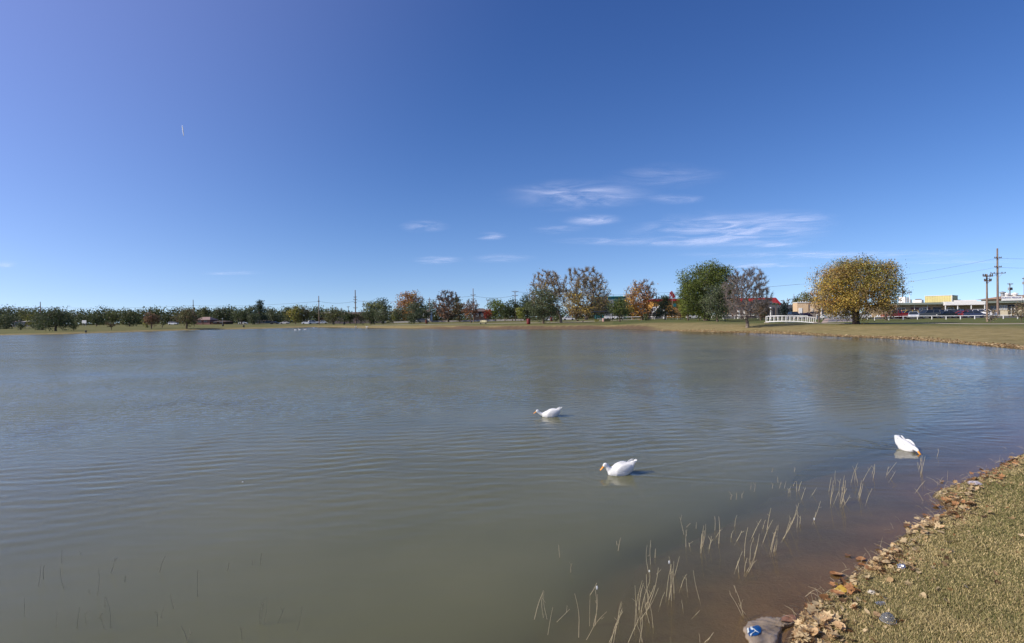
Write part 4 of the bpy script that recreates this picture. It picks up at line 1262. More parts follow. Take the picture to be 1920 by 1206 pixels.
for x in (1498, 1502.5, 1507, 1512): Tb.rect('roof_post', WHITE, x, x + .5, 563.8, 566.4, dy=-1, th=.1, ref=1520)

# grey arched restaurant with the red mansard roof
Rb = Bd('restaurant_building', 'grey stepped gable building with a dark red mansard roof', 'building', 1440, 172)
steps = [(1355, 1443, 561.5), (1443, 1448.5, 565), (1448.5, 1455, 567.8), (1455, 1461, 570.2), (1461, 1468, 572.5)]
for a, b_, y in steps: Rb.rect('gable_step', GREYST, a, b_ + .02, y, None, dy=0, th=.5, ref=1440)
Rb.rect('wing_wall', GREYST, 1468, 1495, 572, None, dy=-.6, th=3, ref=1440)
X0, X1 = Rb.X(1385), Rb.X(1467); zb_, zt_ = Rb.Z(1440, 573), Rb.Z(1440, 558)
b = MB(); b.add([(X0, .6, zb_), (X1 + .4, .6, zb_), (X1 + .4, 14, zb_), (X0, 14, zb_), (X0 + 1, 2.6, zt_), (X1 - .7, 2.6, zt_), (X1 - .7, 12, zt_), (X0 + 1, 12, zt_)],
                [(0, 1, 5, 4), (1, 2, 6, 5), (2, 3, 7, 6), (3, 0, 4, 7), (4, 5, 6, 7), (0, 3, 2, 1)])
b.build('roof', REDROOF, Rb.root)
for k in range(26):
    x = X0 + 1 + (X1 - X0 - 2.2) * k / 25
    MB().tube([(x, .62, zb_ + .02), (x, 2.58, zt_ + .04)], .05, 4).build('roof_rib', REDROOF, Rb.root)
def arch(Bx, xc, w, ytop, m, dy=.06, ref=1440, name='arched_opening'):
    r = w / 2 / Bx.s; X = Bx.X(xc); zt = Bx.Z(ref, ytop) - r
    pts = [(X - r, -.2), (X + r, -.2)] + [(X + r * math.cos(rad(a)), zt + r * math.sin(rad(a))) for a in range(0, 181, 20)]
    b = MB(); b.prism(pts, 'y', -dy, -dy + .3); return b.build(name, m, Bx.root)
SHADOWG = mat('opening_shade', (.05, .053, .065), .8, .1, 1)  # dark fill painted in place of the shade inside the arches
arch(Rb, 1437.5, 9, 574.5, SHADOWG); arch(Rb, 1450.5, 3.4, 577, SHADOWG); arch(Rb, 1459.5, 3.4, 577, SHADOWG); arch(Rb, 1483, 7.5, 577.5, GLASS, dy=.7)
for x in (1380, 1392, 1405, 1418): Rb.rect('wall_pier', WHITE if x < 1395 else GREYST, x, x + 5, 581, None, dy=1.5, th=.6, ref=1440)
for k in range(6):
    Rb.rect('letter_stroke', GLASS, 1434.6 + k * 2.1, 1435.9 + k * 2.1, 568.2, 570.4, dy=.06, th=.2, ref=1440)  # dark blocks standing in for the unreadable fascia lettering
Rb.rect('roof_unit', WHITE, 1443.5, 1446.5, 556.6, 558.3, dy=-5, th=1.5, ref=1440)
for x, nm in ((1385.5, 0), (1407, 1)):    # two round red fascia signs seen through the bare tree
    b = MB(); r = 5.2 / Rb.s if nm == 0 else 3.4 / Rb.s
    pts = [(Rb.X(x) + r * math.cos(rad(a)), Rb.Z(1440, 562.5) + r * .9 * math.sin(rad(a))) for a in range(0, 360, 24)]
    b.prism(pts, 'y', -.5, -.2); b.build('round_sign', REDB, Rb.root)
# desert plants before the arches
def palm(px, Y, top, label):
    p = col(px, Y); q = project(p); h = (q[1] - top) / scale_at(Y)
    rt = empty('palm_tree', label, 'palm', p)
    MB().tube([(0, 0, -.2), (.05, 0, h * .5), (0, 0, h)], [.16, .12, .1], 6).build('trunk', BARK, rt)
    b = MB()
    for k in range(16):
        a = k * 2.4; e = .5 + .5 * math.sin(k * 1.7); L = .28 * h
        pts = [(0, 0, h), (math.cos(a) * L * .6, math.sin(a) * L * .6, h + L * .35 * e), (math.cos(a) * L, math.sin(a) * L, h - L * .35 * (1 - e * .6))]
        b.tube(pts, [.05, .11, .02], 3)
    b.build('fronds', mat('palm_green', (.05, .07, .035), .8, .2, 3), rt)
palm(1454.5, 165, 571, 'thin dark palm tree in front of the grey arched building')
palm(1490.5, 168, 575.5, 'short palm silhouette beside the dark arched doorway')

# teal building
Te = Bd('warehouse_building', 'teal metal building rising behind the trees in the middle', 'building', 1155, 262)
Te.rect('wall', TEAL, 1118, 1176, 556.5, None, th=8, ref=1155)
Te.rect('roof_edge', mat('teal_trim', (.03, .26, .24), .5, .05, 1), 1117, 1177, 555.6, 557.0, dy=.3, th=8.5, ref=1155)
Te.rect('annex_wall', GREYM, 1132, 1150, 562, None, dy=1.5, th=1.4, ref=1155)
# red and orange building
Ro = Bd('store_building', 'orange walled building with a dark red fascia behind the pine', 'building', 1255, 250)
Ro.rect('wall', ORANGEW, 1226, 1300, 564.5, None, th=16, ref=1255)
Ro.rect('fascia', REDROOF, 1225, 1301, 560.2, 564.8, dy=.6, th=17, ref=1255)
b = MB(); pts = [(Ro.X(1265) + 2.9 / Ro.s * math.cos(rad(a)), Ro.Z(1255, 572.5) + 3.6 / Ro.s * math.sin(rad(a))) for a in range(0, 360, 24)]
b.prism(pts, 'y', -.3, 0); b.build('round_panel', TEAL, Ro.root)
# slanted red roof sign
p = at_depth(1259, 560, 248); sgn = empty('slanted_sign', 'red slanted sign panel above the orange walled building', 'sign', (p.x, p.y, p.z))
u = 1 / scale_at(248)
b = MB(); b.prism([(-3.5 * u, 11 * u), (0, 13.5 * u), (2, 16 * u) if False else (1 * u, 14.5 * u), (7.5 * u, 3 * u), (4.5 * u, 1 * u), (3.2 * u, .5 * u)], 'y', -.3, .3); b.build('panel', REDP if False else mat('sign_red', (.33, .03, .045), .6, .1, 1), sgn)
for x in (-3.0, -.8, 5.0): MB().tube([(x * u, 0, -1), (x * u, 0, 9 * u)], .18, 5).build('support', mat('sign_red_frame', (.4, .06, .07), .6, .1, 1), sgn)
# white gabled little building
Ga = Bd('small_building', 'small white framed gabled building behind the orange brown tree', 'building', 1237, 205)
z1, z2 = Ga.Z(1237, 590), Ga.Z(1237, 575)
b = MB(); b.prism([(Ga.X(1222), z1), (Ga.X(1252), z1), (Ga.X(1236), z2)], 'y', 0, 9); b.build('gable', GREYM, Ga.root)
b = MB(); b.tube([(Ga.X(1221), -.3, z1), (Ga.X(1236), -.3, z2 + .2)], .28, 4).tube([(Ga.X(1236), -.3, z2 + .2), (Ga.X(1253), -.3, z1)], .28, 4); b.build('gable_trim', WHITE, Ga.root)
Ga.rect('wall', GREYST, 1225, 1250, 590, None, th=8, ref=1237)
Ga.rect('door', WHITE, 1242.5, 1245.5, 586, None, dy=.4, th=.2, ref=1237)
# houses beyond the lawns
def house(px, w, ytop, yeave, ybase, Y, wall, roof, label, garage=False):
    h = Bd('house', label, 'house', px, Y)
    h.rect('wall', wall, px - w / 2, px + w / 2, yeave, None, th=8, ref=px)
    X0, X1 = h.X(px - w / 2 - 1.2), h.X(px + w / 2 + 1.2); ze, zt = h.Z(px, yeave), h.Z(px, ytop)
    q = min((X1 - X0) * .28, 5)
    b = MB(); b.add([(X0, -.6, ze), (X1, -.6, ze), (X1, 8.6, ze), (X0, 8.6, ze), (X0 + q, 4, zt), (X1 - q, 4, zt)], [(0, 1, 5, 4), (1, 2, 5), (2, 3, 4, 5), (3, 0, 4), (0, 3, 2, 1)])
    b.build('roof', roof, h.root)
    h.window(px - w * .32, px - w * .14, yeave + (ybase - yeave) * .25, yeave + (ybase - yeave) * .65, ref=px)
    h.window(px + w * .10, px + w * .28, yeave + (ybase - yeave) * .25, yeave + (ybase - yeave) * .65, ref=px)
    h.rect('door', WOODB, px - .8, px + .8, yeave + (ybase - yeave) * .25, None, dy=.06, th=.1, ref=px)
    return h
house(48, 18, 601, 603.5, 610.5, 300, GREYST, mat('pale_roof', (.34, .33, .31), .9, .1, .6), 'low pale roofed house left of the large dark round tree')
house(25, 8, 601.5, 604, 609, 310, GREYM, ROOFB, 'tiny grey house at far left among the trees')
house(380, 27, 594.5, 600, 606, 300, PINK, mat('pinkish_roof', (.30, .21, .18), .9, .12, .6), 'pink brick house with a pale hipped roof behind the left lawn')
house(409, 27, 601.8, 603.2, 606.5, 300, WOODB, ROOFB, 'long low brown roofed house right of the pink brick house')
house(486, 22, 600, 601.5, 605.5, 320, GREYST, ROOFB, 'grey walled house at the foot of the spruce')
house(667, 100, 585, 589.5, 600, 275, mat('mauve_wall', (.16, .13, .13), .9, .1, .5), ROOFB, 'very long brown roofed house behind the olive trees')
house(607, 26, 585.5, 587.5, 600, 300, WOODB, mat('cream_roof', (.45, .40, .33), .9, .1, .6), 'house with a cream roof behind the inlet pole')
house(900, 22, 578, 584, 598, 250, mat('dark_brick', (.07, .055, .05), .9, .12, .6), ROOFB, 'dark brown house with a shingle roof right of the reddish brown tree')
house(799, 14, 581, 585, 597, 262, WHITE, ROOFB, 'small white house glimpsed right of the orange autumn tree')

# low white wall and roads beyond the middle lawn
p0, p1 = col(738, 243), col(982, 243)
b = MB(); n = 24
wl = empty('garden_wall', 'long low white wall beyond the middle lawn', 'wall', ((p0.x + p1.x) / 2, 243, (p0.z + p1.z) / 2))
for k in range(n):
    x = p0.x + (p1.x - p0.x) * (k + .5) / n
    MB().box((x - wl.location.x, 0, gz(x, 243) - wl.location.z + .15), ((p1.x - p0.x) / n - .06, .2, 1.1)).build('wall_panel', mat('pale_block', (.50, .46, .40), .9, .1, .3), wl)

def ribbon(name, pts, width, m, lift=.03, label=None, crown=0.0):
    """a strip that follows the ground; pts are world (x, y)"""
    P = []
    for (ax, ay), (bx, by) in zip(pts[:-1], pts[1:]):
        L = math.hypot(bx - ax, by - ay); k = max(1, int(L / 1.5))
        P += [(ax + (bx - ax) * t / k, ay + (by - ay) * t / k) for t in range(k)]
    P.append(pts[-1]); P = np.array(P)
    d = np.gradient(P, axis=0); d /= np.maximum(np.linalg.norm(d, axis=1, keepdims=True), 1e-6); nrm = np.stack([-d[:, 1], d[:, 0]], 1)
    m_ = 5; rows = []
    for j in range(m_):
        o = (j / (m_ - 1) - .5) * width
        q = P + nrm * o
        rows.append(np.stack([q[:, 0], q[:, 1], ground_z(q[:, 0], q[:, 1]) + lift + (0 if 0 < j < m_ - 1 else -lift * .8)], 1))
    V = np.stack(rows, 1).reshape(-1, 3); n = len(P)
    i = np.arange(n - 1)[:, None] * m_; j = np.arange(m_ - 1)[None]
    Q = np.stack([i + j, i + m_ + j, i + m_ + j + 1, i + j + 1], 2).reshape(-1, 4)
    me = npmesh(name, V, [Q[:, ::-1]], smooth=True)
    return link(name, me, m, kind='structure', label=label)
def pxs(*a): return [(ground_hit(x, y).x, ground_hit(x, y).y) for x, y in a]
ribbon('path', [(col(x, Y).x, Y) for x, Y in ((700, 172), (780, 158), (860, 150), (940, 147), (1020, 143), (1080, 150), (1140, 175), (1200, 200))], 2.0, CONC, .05, 'pale concrete footpath across the middle lawn')
ribbon('path', [(col(x, Y).x, Y) for x, Y in ((1530, 80), (1600, 74), (1700, 70), (1800, 66), (1935, 62))], 1.5, CONC, .05, 'pale concrete footpath right of the white footbridge')
ribbon('road', [(col(x, Y).x, Y) for x, Y in ((1000, 222), (1150, 214), (1300, 208), (1440, 190))], 9, ASPH, .06, 'grey road beyond the white rail fence')
ribbon('road', [(col(x, Y).x, Y) for x, Y in ((440, 285), (640, 278), (760, 255), (1000, 232))], 8, ASPH, .06, 'grey road beyond the left lawn')
ribbon('parking_lot', [(col(x, Y).x, Y) for x, Y in ((1480, 145), (1600, 132), (1750, 127), (1960, 124))], 30, ASPH, .05, 'asphalt car park in front of the shops')

# ------------------------------------------------------------------ white rail fences
def rail_fence(x0, x1, Y0, Y1, dpx, hgt, label):
    n = max(2, int(abs(x1 - x0) / dpx))
    P = [col(x0 + (x1 - x0) * k / n, Y0 + (Y1 - Y0) * k / n) for k in range(n + 1)]
    rt = empty('rail_fence', label, 'fence', P[0])
    for k, p in enumerate(P):
        q = p - P[0]
        MB().box((q.x, q.y, q.z + hgt / 2 - .1), (.10, .10, hgt + .1)).build('post', WHITE, rt)
        if k:
            a = P[k - 1] - P[0]
            MB().tube([(a.x, a.y, a.z + hgt), (q.x, q.y, q.z + hgt)], .06, 4).build('rail', WHITE, rt)
rail_fence(1640, 1935, 103, 97, 25.5, .62, 'low white pipe rail fence in front of the parked cars')
rail_fence(1142, 1420, 196, 160, 20, .95, 'long low white rail fence beyond the large green tree')
rail_fence(1420, 1514, 158, 120, 17, .85, 'short white rail fence behind the footbridge')

# ------------------------------------------------------------------ footbridge
Pb0, Pb1 = col(1437, 87), col(1527, 85)
zb0 = at_depth(1437, 604.2, 87).z; zb1 = at_depth(1527, 606, 85).z
br = empty('footbridge', 'small white arched footbridge with railings on the right lawn', 'bridge', Pb0)
L_ = (Pb1 - Pb0).xy.length; ang = math.atan2(Pb1.y - Pb0.y, Pb1.x - Pb0.x); br.rotation_euler = (0, 0, ang)
br.location.z = zb0
dz = zb1 - zb0
def bz(t): return dz * t + .16 * math.sin(math.pi * t)
b = MB()
N_b = 14
for k in range(N_b):
    t0, t1 = k / N_b, (k + 1) / N_b
    MB().prism([(t0 * L_ + .015, bz(t0)), (t1 * L_ - .015, bz(t1)), (t1 * L_ - .015, bz(t1) + .07), (t0 * L_ + .015, bz(t0) + .07)], 'y', -.58, .58).build('deck_panel', WHITE, br)
for sy in (-.66, .66):
    MB().tube([(t / 12 * L_, sy, bz(t / 12) + .02) for t in range(13)], .085, 4).build('edge_beam', WHITE, br)
    MB().tube([(t / 12 * L_, sy, bz(t / 12) + .86) for t in range(13)], .05, 4).build('handrail', WHITE, br)
    for k in range(13):
        x = k / 12 * L_
        MB().box((x, sy, bz(k / 12) + .44), (.065, .065, .84)).build('baluster', WHITE, br)
    MB().tube([(L_ * .12, sy * .8, -.35), (L_ * .5, sy * .8, bz(.5) - .12)], .06, 4).tube([(L_ * .88, sy * .8, -.35), (L_ * .5, sy * .8, bz(.5) - .12)], .06, 4).build('truss', WHITE, br)
for x in (0, L_):
    MB().box((x, 0, -.3), (.5, 1.5, .55)).build('abutment', CONC, br)

# ------------------------------------------------------------------ concrete spillway with railing
sw = empty('spillway', 'sloping concrete spillway wall left of the broad autumn tree', 'spillway', col(1570, 88))
o_ = sw.location
def loc(px, py, Y): return at_depth(px, py, Y) - o_
tops = [(1546, 597.5), (1556, 597.6), (1574, 597.8), (1602, 598)]; bots = [(1540, 605.5), (1550, 606), (1570, 606.3), (1601, 606.5)]
cols_ = [mat('pinkish_concrete', (.42, .32, .25), .9, .12, 1.2, bump=.3), mat('grey_concrete', (.27, .245, .215), .9, .14, 1.2, bump=.3), CONC]
for k in range(3):
    a, b_, c, d = loc(*tops[k], 94), loc(*tops[k + 1], 94), loc(*bots[k + 1], 86), loc(*bots[k], 86)
    vs_ = [a, b_, c, d] + [v + Vector((0, .3, -.6)) for v in (a, b_, c, d)]
    m_ = MB(); m_.add(vs_, [(0, 1, 2, 3), (4, 7, 6, 5), (0, 4, 5, 1), (1, 5, 6, 2), (2, 6, 7, 3), (3, 7, 4, 0)]); m_.build('slab', cols_[k], sw)
rl = empty('metal_railing', 'tall pale pipe railing on top of the concrete spillway', 'railing', o_)
for k in range(10):
    x = 1531 + k * 10.6
    a, b_ = loc(x, 590, 95), loc(x, 598, 95)
    MB().tube([b_ - Vector((0, 0, .1)), a], .035, 5).build('post', WHITE, rl)
for y in (590, 593, 596):
    MB().tube([loc(1531, y, 95), loc(1580, y + .1, 95), loc(1627, y - .2, 95)], .03, 4).build('rail', GREYM if y > 591 else WHITE, rl)
for x, nm in ((1553.5, 'left'), (1573, 'right')):
    p = at_depth(x, 591.5, 94.6); sgp = empty('notice_board', 'blank white notice board on the spillway railing, %s of two' % nm, 'sign', p)
    MB().box((0, 0, 0), (.55, .04, .38)).build('board', WHITE, sgp)

# ------------------------------------------------------------------ picnic shelter, tables, benches, barrels
ps = col(1131, 172); sh = empty('picnic_shelter', 'dark flat roofed picnic shelter right of the cottonwoods', 'shelter', ps)
u = 1 / scale_at(172); zt = at_depth(1131, 585, 172).z - ps.z
MB().box((0, 0, zt), (44 * u, 4.5, .22)).box((0, 0, zt + .2), (38 * u, 3.4, .2), taper=.8).build('roof', DARKM, sh)
for sx in (-1, 1):
    for sy in (-1, 1): MB().box((sx * 15 * u, sy * 1.8, zt / 2 - .1), (.16, .16, zt + .1)).build('post', DARKM, sh)
def block(px, Y, w, h, m, name, label, cat):
    p = col(px, Y); r = empty(name, label, cat, p)
    MB().box((0, 0, h / 2), (w, .5, h)).build('box_body', m, r); MB().box((0, 0, h + .03), (w + .06, .56, .06)).build('lid', m, r)
def picnic_table(px, Y, L, m, label):
    p = col(px, Y); r = empty('picnic_table', label, 'picnic table', p)
    for k in range(4): MB().box((0, -.33 + .22 * k, .74), (L, .19, .045)).build('plank', m, r)
    for s_ in (-1, 1):
        MB().box((0, s_ * .75, .44), (L, .25, .045)).build('seat', m, r)
        MB().tube([(s_ * L * .36, -.72, 0), (s_ * L * .36, -.2, .72)], .05, 4).tube([(s_ * L * .36, .72, 0), (s_ * L * .36, .2, .72)], .05, 4).tube([(s_ * L * .36, -.78, .40), (s_ * L * .36, .78, .40)], .04, 4).build('leg', m, r)
picnic_table(1127, 150, 1.9, WHITE, 'small white picnic table under the dark shelter')
block(1119, 149, 1.1, .62, mat('olive_yellow', (.20, .19, .05), .7, .1, 2), 'planter_box', 'yellow and olive box left of the white picnic table', 'box')
block(1138, 149, 1.6, .6, mat('dark_olive_box', (.06, .06, .025), .7, .1, 2), 'planter_box', 'dark olive box right of the white picnic table', 'box')
p = col(1131.5, 147); r = empty('barrel', 'pinkish white barrel beside the white picnic table', 'barrel', p)
MB().lathe((0, 0, 0), [(.25, 0), (.27, .3), (.27, .6), (.25, .9)], 12).build('barrel_body', mat('faded_pink', (.55, .33, .28), .7, .1, 3), r)
picnic_table(705, 150, 4.4, WOODB, 'long brown picnic table under the grey green trees')
picnic_table(674, 185, 3.2, DARKM, 'dark picnic table behind the pond inlet')
picnic_table(636, 205, 5.0, DARKM, 'long dark picnic table near the wide olive tree')
def bench(px, py, L, label, m):
    p = ground_hit(px, py); r = empty('park_bench', label, 'bench', p, rad(-14))
    for k in range(3): MB().box((0, -.18 + .17 * k, .45), (L, .14, .04)).build('seat_slat', m, r)
    for k in range(3): MB().box((0, .30 + .03 * k, .62 + .15 * k), (L, .035, .12)).build('back_slat', m, r)
    for s_ in (-1, 1): MB().box((s_ * L * .38, 0, .22), (.08, .42, .44)).box((s_ * L * .38, .30, .50), (.07, .06, .95)).build('leg', DARKM, r)
bench(906, 608, 1.75, 'pale yellow park bench on the middle lawn left of the red barrel', mat('pale_yellow', (.68, .62, .38), .6, .06, 3))
bench(722, 606.5, .9, 'small white bench right of the long brown picnic table', WHITE)
bench(644, 606.5, .9, 'small white bench near the pond inlet', WHITE)
def barrel(px, base, top, m, label, Y=None, tilt=0.0):
    p = ground_hit(px, base) if Y is None else col(px, Y); q = project(p); h = (q[1] - top) / scale_at(p.y); h = min(h, 1.25)
    r = empty('trash_barrel', label, 'trash barrel', p, 0)
    rd = h * .34
    MB().lathe((0, 0, 0), [(rd * .97, 0), (rd, .02), (rd, h * .3), (rd * 1.04, h * .33), (rd, h * .36), (rd, h * .64), (rd * 1.04, h * .67), (rd, h * .70), (rd, h * .93)], 14).build('barrel_body', m, r, smooth=True)
    MB().lathe((0, 0, h * .93), [(rd * 1.05, 0), (rd * 1.05, h * .05), (rd * .9, h * .07)], 14).build('rim', m, r)
    r.rotation_euler[1] = tilt
barrel(991, 608, 597.8, REDP, 'dark red trash barrel on the middle lawn near the twin trunked tree')
barrel(1034, 598.3, 591.5, REDP, 'dark red trash barrel in the background left of the cottonwood trunk', Y=185)
barrel(800, 607, 600, mat('rust_barrel', (.10, .03, .02), .7, .2, 4), 'rusty barrel leaning on the lawn right of the orange autumn tree', tilt=-.12)
barrel(695.5, 608.3, 603, mat('brown_barrel', (.05, .025, .018), .7, .2, 4), 'brown barrel at the left end of the long picnic table')
barrel(716, 606.3, 602, DARKM, 'black barrel at the right end of the long picnic table')
barrel(645.5, 608.5, 603.5, DARKM, 'black barrel at the pond inlet')
barrel(655.5, 606.5, 603.5, DARKM, 'black barrel behind the one at the pond inlet')
barrel(457, 613.8, 609.5, DARKM, 'black barrel on the left lawn below the dense dark tree')
barrel(418, 611.8, 607.5, DARKM, 'black barrel beside the small lamp on the left lawn')
barrel(161, 623.8, 619.5, DARKM, 'black barrel close to the left shore')
p = ground_hit(417.5, 611.5); lp = empty('lamp_post', 'thin grey lamp post beside a black barrel on the left lawn', 'lamp post', p)
MB().tube([(0, 0, 0), (0, 0, 2.9)], .06, 6).build('post', GREYM, lp); MB().lathe((0, 0, 2.9), [(.12, 0), (.26, .1), (.2, .45), (.05, .5)], 8).build('lamp', GREYM, lp)
p = col(1445, 150); lp = empty('lamp_post', 'white lamp post with a round globe before the grey arched building', 'lamp post', p)
h = (project(p)[1] - 577) / scale_at(150)
MB().tube([(0, 0, 0), (0, 0, h - .4)], [.14, .10], 6).build('post', WHITE, lp); MB().lathe((0, 0, h - .45), [(.08, 0), (.26, .15), (.3, .32), (.2, .5), (.03, .58)], 10).build('globe', WHITE, lp)
p = col(158, 262); sg2 = empty('roadside_sign', 'white sign on two posts beyond the left lawn', 'sign', p)
MB().box((0, 0, 2.3), (2.0, .1, 1.4)).build('board', WHITE, sg2)
for s_ in (-.7, .7): MB().box((s_, .1, 1.0), (.1, .1, 2.0)).build('post', GREYM, sg2)

# ------------------------------------------------------------------ utility poles and lines
POLES = {}
def upole(px, Y, top, arms, label, r=.17, trans=0, arm_len=2.2, group=None, insul=True):
    p = col(px, Y); q = project(p); s = scale_at(Y)
    H = (q[1] - top) / s
    rt = empty('utility_pole', label, 'utility pole', p, 0, group)
    MB().tube([(0, 0, -.3), (0, 0, H * .5), (0, 0, H)], [r, r * .85, r * .62], 8).build('pole', POLE, rt)
    for y, w in arms:
        z = (q[1] - y) / s; hw = w / 2 / s
        ar = MB().box((0, -.15, z), (hw * 2, .12, .14)).build('crossarm', POLE, rt)
        for k in (-1, -.55, .55, 1):
            MB().lathe((hw * k * .95, -.15, z + .07), [(.07, 0), (.09, .1), (.04, .24)], 6).build('insulator', DARKM, ar)
        MB().tube([(-hw * .55, -.2, z - .05), (0, -.2, z - hw * .6), (hw * .55, -.2, z - .05)], .035, 4).build('brace', POLE, rt)
    for k in range(trans):
        z = (q[1] - (top + 11)) / s
        x = (-.42 + .84 * k) if trans > 1 else .38
        MB().lathe((x, -.1, z - .4), [(.30, 0), (.32, .1), (.32, .8), (.2, .9)], 10).build('transformer', GREYM if trans > 1 and k == 0 else DARKM, rt)
    POLES[label] = (p, H)
    return rt, p, H
upole(1871, 128, 466, [(484, 13), (501, 13), (512.5, 28)], 'tallest wooden utility pole with three crossarms at the right', r=.24)
upole(1851, 74, 514, [(518, 18), (527, 13)], 'shorter wooden utility pole left of the tallest one, standing in the grass', r=.13)
upole(1692.5, 175, 537, [(538.5, 7)], 'dark utility pole with a white transformer behind the roof units', trans=1, r=.16)
upole(1894, 190, 531, [(533, 10)], 'dark utility pole with a pair of transformers behind the sign board', trans=2, r=.2)
upole(1921, 190, 520, [(523, 9)], 'dark utility pole cut by the right edge', trans=2, r=.2)
upole(667, 262, 544, [(557.5, 6), (562, 7), (568, 5), (577.5, 8)], 'dark mast like pole with four crossarms behind the long brown house', r=.30)
upole(888, 225, 541, [(553.5, 9), (561, 8)], 'utility pole rising through the reddish brown tree', r=.2)
upole(598.5, 235, 555, [(565.5, 3)], 'tall single pole standing at the mouth of the inlet', r=.24)
upole(363, 330, 562, [(573, 3)], 'tall single pole above the pink brick house', r=.26)
upole(76.5, 300, 566, [(576.5, 4)], 'tall single pole left in the far tree line', r=.26)
upole(966.5, 225, 545, [(547, 12), (554.5, 11)], 'utility pole with twin wide crossarms above the dark evergreens', r=.2)
upole(806, 262, 558, [(562, 5), (565, 6)], 'utility pole between the orange tree and the brown half bare tree', r=.2)
upole(832, 280, 545, [], 'thin mast above the brown half bare tree', r=.18)
upole(915, 260, 562, [(563, 6)], 'pale light pole left of the bright green round tree', r=.15)
for px_, t_ in ((605.5, 581), (616, 579), (630.5, 575), (640.5, 578), (653.5, 574), (682, 570)):
    upole(px_, 340, t_, [(t_ + 1.6, 5)], 'small distant utility pole, %s of six above the long brown roof' % ['leftmost', 'second', 'third', 'fourth', 'fifth', 'rightmost'][[605.5, 616, 630.5, 640.5, 653.5, 682].index(px_)], r=.2, group='distant poles above the long brown house')
upole(1489, 240, 551, [], 'thin grey mast behind the grey building', r=.14)
upole(1261, 235, 546, [], 'dark street light mast beside the red slanted sign', r=.18)
p = at_depth(1705, 548, 165)
lt = empty('area_light', 'white pole with twin floodlights behind the white roof units', 'light', (p.x, 165, gz(p.x, 165)))
hz = p.z - lt.location.z
MB().tube([(0, 0, 0), (0, 0, hz)], .09, 6).build('post', WHITE, lt)
for s_ in (-1, 1): MB().box((s_ * .42, 0, hz), (.5, .4, .28)).build('floodlight', DARKM if s_ > 0 else GREYM, lt)
WIRE = mat('wire', (.10, .10, .11), .6, .05, 1)
def wire(a, b_, sag, r, label):
    A = Vector(a); B = Vector(b_); pts = []
    for k in range(17):
        t = k / 16; v = A.lerp(B, t); v.z -= sag * 4 * t * (1 - t); pts.append(v - A)
    o = MB().tube(pts, r, 3).build('power_line', WIRE, None, label=label, cat='power line', group='power lines strung between the poles'); o.location = A
def top(px, py, Y): return at_depth(px, py, Y)
wp = [(-40, 577, 300), (76.5, 576.5, 300), (363, 573, 330), (598.5, 565.3, 235), (667, 564.5, 262), (888, 555, 225), (966.5, 554, 225)]
for k in range(len(wp) - 1):
    wire(top(*wp[k]), top(*wp[k + 1]), .9, .05, 'thin power line ' + ['from the left edge to the leftmost tall pole', 'from the leftmost pole to the pole over the pink house', 'from the pole over the pink house to the inlet pole', 'from the inlet pole to the dark mast', 'from the dark mast to the pole at the reddish brown tree', "from the reddish brown tree's pole to the twin armed pole"][k])
wire(top(966.5, 547, 225), top(1240, 549, 225), 1.2, .045, 'thin power line from the twin armed pole to the red slanted sign')
wire(top(1240, 549, 225), top(1500, 533, 180), .4, .045, 'thin power line from the slanted sign over the bare tree')
wire(top(1500, 533, 180), top(1871, 484, 128), 1.3, 0.022, 'thin power line from the bare tree up to the tallest pole')
wire(top(1871, 501, 128), top(1500, 548, 240), 1.2, 0.022, 'thin power line lower one, from the broad autumn tree to the tallest pole')
wire(top(1871, 484, 128), top(1990, 482, 128), .3, 0.022, 'thin power line upper one, from the tallest pole to the right edge')
wire(top(1871, 501, 128), top(1990, 500, 128), .3, 0.022, 'thin power line lower one, from the tallest pole to the right edge')
wire(top(1851, 518, 74), top(1871, 512, 128), .3, .03, 'thin power line between the shorter and the tallest wooden poles')

# ------------------------------------------------------------------ vehicles
TYRE = mat('tyre', (.02, .02, .02), .9, .1, 5); RIM = mat('rim', (.4, .4, .4), .35, .1, 5, metal=.8)
CGL = mat('car_glass', (.02, .025, .03), .05, .1, 2, spec=.7); LAMP = mat('lamp_glass', (.7, .7, .68), .2, .05, 3); RLAMP = mat('red_lamp', (.4, .02, .02), .3, .05, 3)
def paint(n, c): return mat('car_paint_' + n, c, .25, .04, 2, coat=.6, spec=.5)
PAINTS = {'red': paint('red', (.30, .012, .018)), 'bright_red': paint('bright_red', (.42, .035, .04)), 'black': paint('black', (.012, .013, .018)), 'white': paint('white', (.75, .75, .74)), 'silver': paint('silver', (.42, .44, .46)),
          'grey': paint('grey', (.10, .105, .11)), 'blue': paint('blue', (.03, .045, .10)), 'yellow': paint('yellow', (.55, .36, .03)), 'tan': paint('tan', (.42, .34, .24)), 'maroon': paint('maroon', (.10, .015, .02)), 'pale': paint('pale', (.62, .60, .56))}
